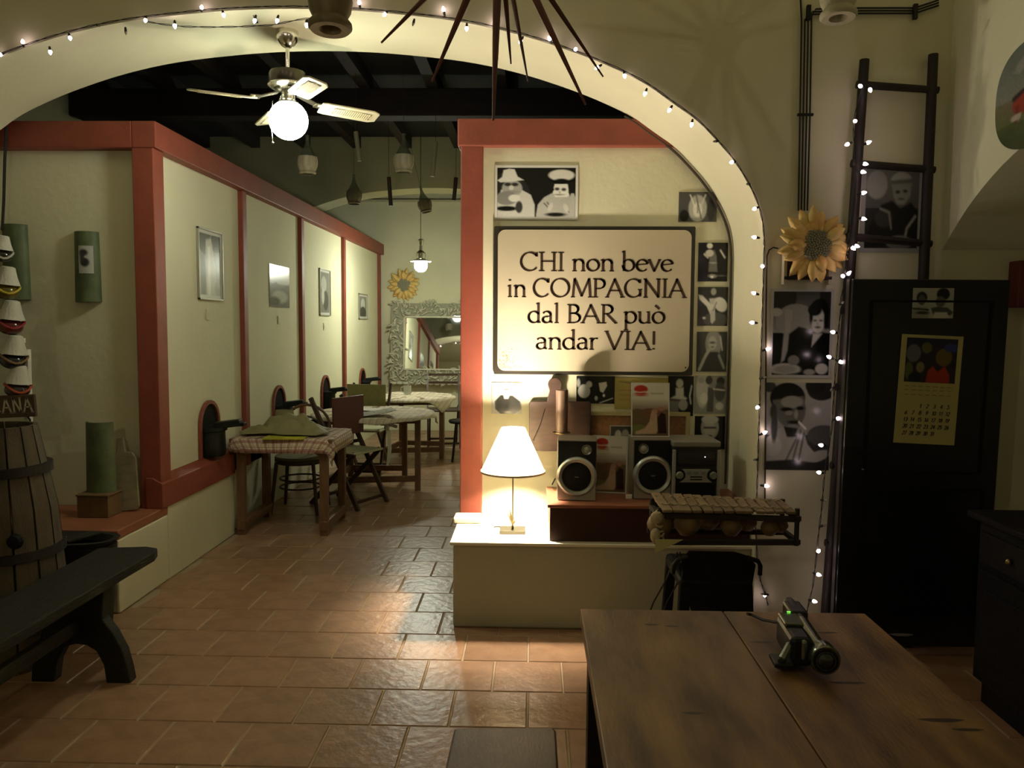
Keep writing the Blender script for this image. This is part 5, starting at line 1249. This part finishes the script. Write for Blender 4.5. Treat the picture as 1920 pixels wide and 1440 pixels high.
shared('picture_panel', print_mesh('picture_panel', w_*.83, h_*.405, .05, [('g',0,1.01,(.03,.035,.08),(.05,.035,.02)),('e',.15,.35,.14,.2,(.16,.17,.18)),('e',.4,.22,.1,.12,(.16,.15,.07)),('e',.75,.42,.16,.2,(.18,.13,.05)),('e',.88,.2,.14,.1,(.06,.07,.24)),('p',[(.42,1),(.46,.72),(.55,.62),(.64,.75),(.78,.62),(.88,.8),(.9,1)],(.38,.06,.02)),('e',.3,.66,.08,.12,(.24,.21,.12)),('e',.08,.75,.08,.2,(.14,.15,.06)),('e',.2,.9,.12,.12,(.02,.03,.06)),('e',.93,.58,.06,.06,(.02,.02,.03))], res=80, mt=M_PRINTM, thick=.001, noise=.12), cal, (0,-.0035,h_*.27))
num = MB(); cw = w_*.8/7; rows = [['','','1','2','3','4','5'],['6','7','8','9','10','11','12'],['13','14','15','16','17','18','19'],['20','21','22','23','24','25','26'],['27','28','29','30','31','','']]
for r, row in enumerate(rows):
    for c, s in enumerate(row):
        if not s: continue
        x = -w_*.40+cw*c+cw*.1; z = -h_*.168-h_*.063*r; ww = cw*(.62 if len(s) > 1 else .36)
        letter_mb(s, x+(cw*.8-ww)/2, x+(cw*.8-ww)/2+ww, z, h_*.034, y=-.0047, thick=.2, thin=.12, mb=num, slant=.2)
num.build('day_numbers', mat('calendar_ink', (.05,.04,.04), .7), cal)
hd = MB()
for r, z in enumerate((.0,-.035,-.078)):
    for c in range(7): hd.box((-w_*.36+cw*c*1.02, -.0044, h_*(.03+z)), (cw*(.55+.25*((c*5+r*3)%3)/3), .0006, h_*.006))
hd.build('month_lines', mat('faint_ink', (.24,.21,.12), .8), cal)
two = [('e',.22,.32,.13,.2,.03),('e',.22,.40,.09,.17,.12),('e',.74,.2,.16,.2,.02),('e',.68,.45,.12,.18,.14),('p',[(0,.7),(.15,.62),(.35,.64),(.42,.8),(.4,1),(.0,1)],.28),('l',[(.02,.68),(.38,.72)],.06,.05),('p',[(.45,.66),(.6,.62),(.85,.64),(1,.8),(.95,.9),(.5,.85)],.10),('p',[(.55,.8),(.85,.8),(.9,1),(.52,1)],.48),('e',.25,.82,.15,.05,.04)]
picture('photo_print', 'small pale photo of two children eating, stuck above the calendar', 'photo', (1712,540,1786,597), YD-.0035, .38, two, border=.0, res=60, mt=M_PRINTM)


# oval painted plaque on the right wall
q = un(1899, 190, X=XC-.002)
pl = thing('oval_plaque', 'oval plaque painted with a red brown animal on a green field, on the right wall', 'plaque', (XC-.003, q.y-.17, q.z-.0), rz=-PI/2)
pw, ph_ = .54, .43
me = print_mesh('painted_plaque', pw, ph_, (.20,.22,.20), [('g',0,.5,(.16,.19,.17),(.24,.25,.22)),('g',.5,.75,(.20,.18,.12),(.14,.16,.06)),('g',.75,1.01,(.10,.13,.04),(.07,.09,.03)),('e',.3,.18,.14,.05,(.28,.29,.27)),('e',.7,.3,.2,.06,(.10,.12,.12)),
    ('e',.42,.58,.20,.13,(.30,.06,.025)),('e',.56,.44,.10,.09,(.26,.05,.02)),('l',[(.28,.6),(.22,.78)],.04,(.20,.04,.02)),('l',[(.5,.66),(.52,.8)],.035,(.20,.04,.02)),('e',.24,.72,.06,.05,(.42,.38,.32)),('l',[(.24,.5),(.40,.44)],.05,(.05,.03,.03)),('e',.62,.66,.08,.04,(.30,.27,.2))], res=90, mt=M_PRINTM, noise=.12, thick=.012)
bm = bmesh.new(); bm.from_mesh(me)
for v in bm.verts:      # squeeze the rectangle into a near-oval outline
    x = v.co.x/(pw/2); z = v.co.z/(ph_/2); n_ = (abs(x)**5+abs(z)**5)**(1/5) or 1; e_ = (x*x+z*z)**.5 or 1
    k = max(abs(x), abs(z))/((abs(x)**2.6+abs(z)**2.6)**(1/2.6) or 1); v.co.x *= k; v.co.z *= k
bm.to_mesh(me); bm.free()
shared('painted_face', me, pl)

# ---- balafon and the black chair that carries it
ZB = .595
b0 = un(1222, 1012, Y=3.52); b1 = un(1492, 1006, Y=3.52)
bf = thing('balafon', 'wooden balafon with worn bars over gourds resting on the black chair', 'xylophone', ((b0.x+b1.x)/2, 3.56, b0.z-.004), rz=math.radians(1.5))
Lb = b1.x-b0.x; M_BAR = mat('balafon_bar_wood', (.26,.175,.09), .6, var=.4, vscale=12, bump=.2, objrand=.2); M_BFR = mat('balafon_frame_wood', (.035,.022,.013), .7, var=.4)
M_GOURD = mat('gourd_skin', (.24,.15,.06), .55, var=.4, vscale=10); M_ROPE = mat('pale_rope', (.46,.38,.24), .9, bump=.6, bscale=90)
for s in (-1, 1):
    MB().bar((-Lb/2,s*.10,.012), (Lb/2,s*.085,.012), .024,.024).build('lower_rail', M_BFR, bf, bevel=.003)
    MB().bar((-Lb/2+.01,s*.10,.135), (Lb/2,s*.085,.115), .024,.024).build('upper_rail', M_BFR, bf, bevel=.003)
    for x in (-Lb/2+.02, Lb/2-.015): MB().tube([(x,s*.095,0),(x,s*.095,.165)], .011, 8).build('corner_post', M_BFR, bf)
for x in (-Lb/2+.02, Lb/2-.015):
    for z in (.02,.125): MB().bar((x,-.12,z), (x,.12,z), .02,.02).build('cross_bar', M_BFR, bf)
for k in range(13):
    t_ = k/12; x = -Lb/2+.045+t_*(Lb-.085); hl = .155-.045*t_
    b = MB().bar((0,-hl,0), (0,hl,0), .042-.005*t_, .014).build('bar', M_BAR, bf, bevel=.004); b.location = (x+.0, .0, .168-.016*t_); b.rotation_euler = (math.radians(2), math.radians(rng.uniform(-4,4)), math.radians(-3+rng.uniform(-3,3)))
for s in (-1, 1):
    MB().tube([(-Lb/2+.03+i*(Lb-.06)/46, s*.075, .176-.016*i/46+(.006 if i % 3 == 0 else 0)) for i in range(47)], .0035, 5).build('cord', M_ROPE, bf)
for k, (x, y, r) in enumerate(((-.30,-.06,.058),(-.175,-.055,.060),(-.05,.05,.052),(.03,-.05,.048),(.13,.04,.045),(.21,-.04,.04),(.28,.02,.036),(-.25,.06,.055))):
    x *= Lb/.66
    MB().lathe([(.001,-r*.98),(r*.5,-r*.85),(r*.95,-r*.25),(r,0),(r*.85,r*.45),(r*.45,r*.85),(r*.35,r)], 18, (x, y, .026+r*.98)).build('gourd', M_GOURD, bf, smooth=60)
rp = MB()
for k in range(6): rp.tube([(-Lb/2+.02+.018*math.cos(a), -.10+.035*math.sin(a)*.4, .03+k*.022+.012*math.sin(a)) for a in np.linspace(0,2*PI,9)[:-1]], .006, 5, closed=True)
rp.sphere((-Lb/2+.005,-.115,.125), .028, 10, 7, (1.1,.8,1)).sphere((-Lb/2+.0,-.115,.045), .026, 10, 7, (.9,.8,1.3))
rp.build('rope_binding', M_ROPE, bf, smooth=True)
# paper under its left end
q = un(1248, 1022, Y=3.37)
o = MB().prism([(-.045,.0),(.075,.0),(-.045,-.062)], -.001, .001).build('folded_paper', mat('yellowed_paper', (.55,.50,.22), .7)); o.location = (q.x-.0, 3.37, q.z+.025); setp(o, 'yellowed paper corner hanging under the left end of the balafon', 'paper')
# black chair
q0 = un(1272, 1030, Y=3.35); q1 = un(1418, 1040, Y=3.35)
cx_ = (q0.x+q1.x)/2+.005; bt = bf.location.z-.004
bk = thing('black_armchair', 'black chair with a wrapped back standing under the balafon by the ledge', 'chair', (cx_, 3.46, 0))
def z_(py): return un(1340, py, Y=3.36).z
w = (q1.x-q0.x)
prof = [(-w*.36,bt),(w*.22,bt),(w*.42,bt-.02),(w*.5,bt-.055),(w*.47,bt-.12),(w*.43,bt-.22),(w*.40,bt-.285),(0,bt-.30),(-w*.30,bt-.28),(-w*.36,bt-.22),(-w*.42,bt-.12),(-w*.47,bt-.05)]
vs = []; fs = []; n = len(prof)
for off in (0, .018):
    for x, z in prof: vs.append((x, -.10+off+.35*x*x, z))
    vs.append((0, -.10+off, bt-.15))
for b in (0, n+1):
    for i in range(n): fs.append((b+i, b+(i+1) % n, b+n))
for i in range(n): fs.append((i, (i+1) % n, n+1+(i+1) % n, n+1+i))
MB().add(vs, fs).build('backrest', mat('black_leather', (.004,.004,.007), .55, spec=.2, bump=.3, bscale=40), bk, smooth=30)
MB().box((0,.10,.44), (w*.95,.40,.06)).build('seat', MATS['black_leather'], bk, bevel=.02)
for sx, sy in ((-1,-1),(1,-1),(-1,1),(1,1)):
    MB().bar((sx*(w*.40), -.07 if sy < 0 else .27, .45), (sx*w*.46, -.10 if sy < 0 else .30, 0), .045, .045).build('leg', M_BLACKM, bk, bevel=.005)
for sx in (-1, 1): MB().bar((sx*w*.40,-.07,.42), (sx*w*.36,-.085,bt-.03), .04,.03).build('back_post', M_BLACKM, bk)
for sx in (-1, 1): MB().tube([(sx*w*.38,-.10,bt-.02),(sx*w*.52,-.10,bt-.035),(sx*w*.56,-.09,bt-.06),(sx*w*.565,-.08,bt-.10)], .010, 8).build('arm_bow', M_WOODD, bk, smooth=True)
for dx in (0, 25):
    pts = [un(1270+dx*.2, 1035, Y=3.42), un(1250+dx, 1085, Y=3.42), un(1225+dx, 1130, Y=3.44), un(1214+dx, 1160, Y=3.45)]
    wire_along('cable', pts, .0035, M_WIRE, 'thin black cable hanging from the chair back, %s one' % ('outer' if dx == 0 else 'inner'), 'cable')

# ---- sideboard at the far right
M_SIDE = mat('old_dark_sideboard', (.007,.006,.006), .7, spec=.2, var=.4, vscale=6, bump=.3)
sb = thing('sideboard', 'old dark wooden sideboard along the right wall', 'sideboard', (2.05, 2.53, 0))
MB().box((0,0,.43), (.40,1.50,.66)).build('body', M_SIDE, sb, bevel=.006)
MB().box((.01,0,.055), (.36,1.46,.11)).build('plinth', M_SIDE, sb)
MB().box((-.01,0,.785), (.46,1.56,.03)).build('top_board', M_SIDE, sb, bevel=.008)
for y in (-.50, 0, .50):
    MB().box((-.206,y,.36), (.016,.44,.42)).build('door', M_SIDE, sb, bevel=.006)
    MB().box((-.215,y,.36), (.012,.30,.28)).build('door_panel', M_SIDE, sb, bevel=.004)
    MB().box((-.206,y,.66), (.016,.44,.13)).build('drawer', M_SIDE, sb, bevel=.006)
    MB().sphere((-.225,y,.66), .014, 10, 8).build('knob', M_BRASS, sb, smooth=True)
q = un(1912, 1000, Z=.80)
bw = MB().lathe([(.001,.004),(.05,.0),(.085,.03),(.10,.06),(.095,.06),(.078,.034),(.001,.012)], 24, cap=False).build('bowl', mat('brown_bowl', (.20,.10,.035), .5), smooth=True); bw.location = (1.97, q.y-.06, .801); setp(bw, 'brown wooden bowl on the dark sideboard', 'bowl')

# ---- foreground table, camcorder, bench
X0, X1, Y0_, Y1_ = .140, .938, .72, 2.205
ft = thing('wooden_table', 'heavy brown plank table in the front room carrying a camcorder', 'table', ((X0+X1)/2, (Y0_+Y1_)/2, 0))
hx, hy = (X1-X0)/2, (Y1_-Y0_)/2
seam = un(1425, 1250, Z=.75).x-ft.location.x
for a, b in ((-hx, seam-.0012), (seam+.0012, hx)):
    MB().box(((a+b)/2, 0, .7325), (b-a, hy*2, .035)).build('plank', M_TABLE, ft, bevel=.003)
for s in (-1, 1): MB().box((s*(hx-.05), 0, .665), (.022, hy*2-.1, .10)).build('apron', M_WOODD, ft); MB().box((0, s*(hy-.05), .665), (hx*2-.1, .022, .10)).build('apron', M_WOODD, ft)
lg2 = MB().box((0,0,.3575), (.07,.07,.715)).mesh('leg', M_WOODD)
for sx in (-1, 1):
    for sy in (-1, 1): shared('leg', lg2, ft, (sx*(hx-.055), sy*(hy-.055), 0))
kn = MB()
for (px, py, rx_, ry_) in ((1300,1337,.022,.006),(1222,1171,.02,.006),(1260,1174,.018,.005),(1765,1350,.045,.008),(1815,1368,.03,.006),(1550,1186,.03,.005),(1430,1204,.03,.005),(1590,1280,.04,.006),(1690,1190,.03,.01)):
    p_ = un(px, py, Z=.7506)-ft.location
    kn.add([(p_.x+rx_*math.cos(t)*(1+.2*math.sin(3*t)), p_.y+ry_*math.sin(t), .7504) for t in np.linspace(0,2*PI,15)[:-1]], [tuple(range(14))])
kn.build('knots', mat('dark_knot', (.035,.018,.010), .5), ft)['kind'] = 'stuff'

sbn = thing('bench', 'plain dark brown wooden bench seat beside the plank table', 'bench', (-.075, 1.60, 0))
c0 = un(851, 1367, Z=.45); c1 = un(1042, 1358, Z=.45)
sbn.location = ((c0.x+c1.x)/2, (c0.y+c1.y)/2-.5, 0); wb = c1.x-c0.x
MB().prism([(-wb/2-.012,-.5),(wb/2+.002,-.5),(wb/2,.485),(wb/2-.008,.503),(-wb/2+.006,.49),(-wb/2,.48)], .415, .45, 'xy').build('seat_plank', M_BENCH, sbn, bevel=.006)
for y in (-.38, .36):
    MB().prism([(-.10,.415),(.10,.415),(.125,0),(.07,0),(.045,.12),(-.045,.12),(-.07,0),(-.125,0)], y-.015, y+.015).build('leg', M_BENCH, sbn)

# camcorder
q = un(1540, 1262, Z=.752)
cm = thing('camcorder', 'small silver camcorder with a black lens hood lying on the plank table', 'camcorder', (q.x, q.y, .7545), rz=math.radians(-4))
M_CAMS = mat('camcorder_silver', (.20,.215,.17), .22, metal=.9); cm.scale = (.9,.9,.9)
R90 = None
def cyl(mb, a, b, r0, r1=None, n=24): return mb.tube([a, b], [r0, r0 if r1 is None else r1], n)
cyl(MB(), (0,.0,.045), (0,.24,.052), .022).build('barrel', M_CAMS, cm, smooth=40)
MB().tube([(0,-.035,.044),(0,-.03,.044),(0,.01,.045),(0,.03,.046)], [.036,.038,.036,.026], 28).build('lens_hood', M_CAMS, cm, smooth=40)
MB().tube([(0,-.0365,.044),(0,-.036,.044)], [.031,.032], 28).build('lens_shade', M_BLACK, cm)
MB().lathe([(.020,0),(.014,.004),(.001,.006)], 24, (0,-.0365,.044), axis='y').build('lens_glass', mat('lens_glass', (.01,.01,.015), .03, coat=1), cm, smooth=True)
MB().lathe([(.025,0),(.024,.002),(.021,.002)], 28, (0,-.0367,.044), axis='y', cap=False).build('lens_ring', mat('dark_ring', (.03,.03,.035), .3), cm)
MB().box((-.050,.085,.048), (.055,.17,.078)).build('camera_body', M_BLACK, cm, bevel=.012)
MB().box((-.045,.02,.055), (.018,.05,.055)).build('flash_pod', MATS['camcorder_silver'], cm, bevel=.008)
MB().box((-.050,.12,.090), (.05,.08,.012)).build('top_cover', M_CAMS, cm, bevel=.004)
MB().box((0,.27,.055), (.05,.10,.045)).build('battery_pack', M_BLACK, cm, bevel=.008)
MB().tube([(0,.20,.055),(0,.30,.060),(.0,.345,.062)], [.018,.020,.016], 16).build('viewfinder', M_BLACK, cm, smooth=True)
MB().tube([(-.075,.02,.06),(-.10,-.01,.035),(-.105,.0,.012),(-.09,.04,.006),(-.07,.08,.01)], .011, 8).build('hand_strap', M_CAMS, cm, smooth=True)
MB().box((-.098,.01,.020), (.05,.07,.012)).build('strap_pad', M_BLACK, cm, bevel=.004)
MB().tube([(-.03,.16,.08),(-.055,.26,.03),(-.075,.34,.006),(-.10,.38,.006),(-.115,.37,.012)], .0045, 6).build('cord_strap', M_WIREB, cm, smooth=True)
MB().box((-.046,.160,.098), (.009,.003,.002)).build('green_light', glow('green_led', (.15,1,.05), 2.0), cm)
# a box behind the table at the ledge, dark curl lead
q = un(1855, 990, Y=3.1)

# black cable hanging at the left end of the wing wall
q = [un(12, 238, Y=4.56), un(9, 300, Y=4.57), un(7, 380, Y=4.57), un(4, 432, Y=4.57)]
wire_along('cable', q, .008, M_WIRE, 'black cable hanging down the wing wall beside the top of the arch', 'cable')
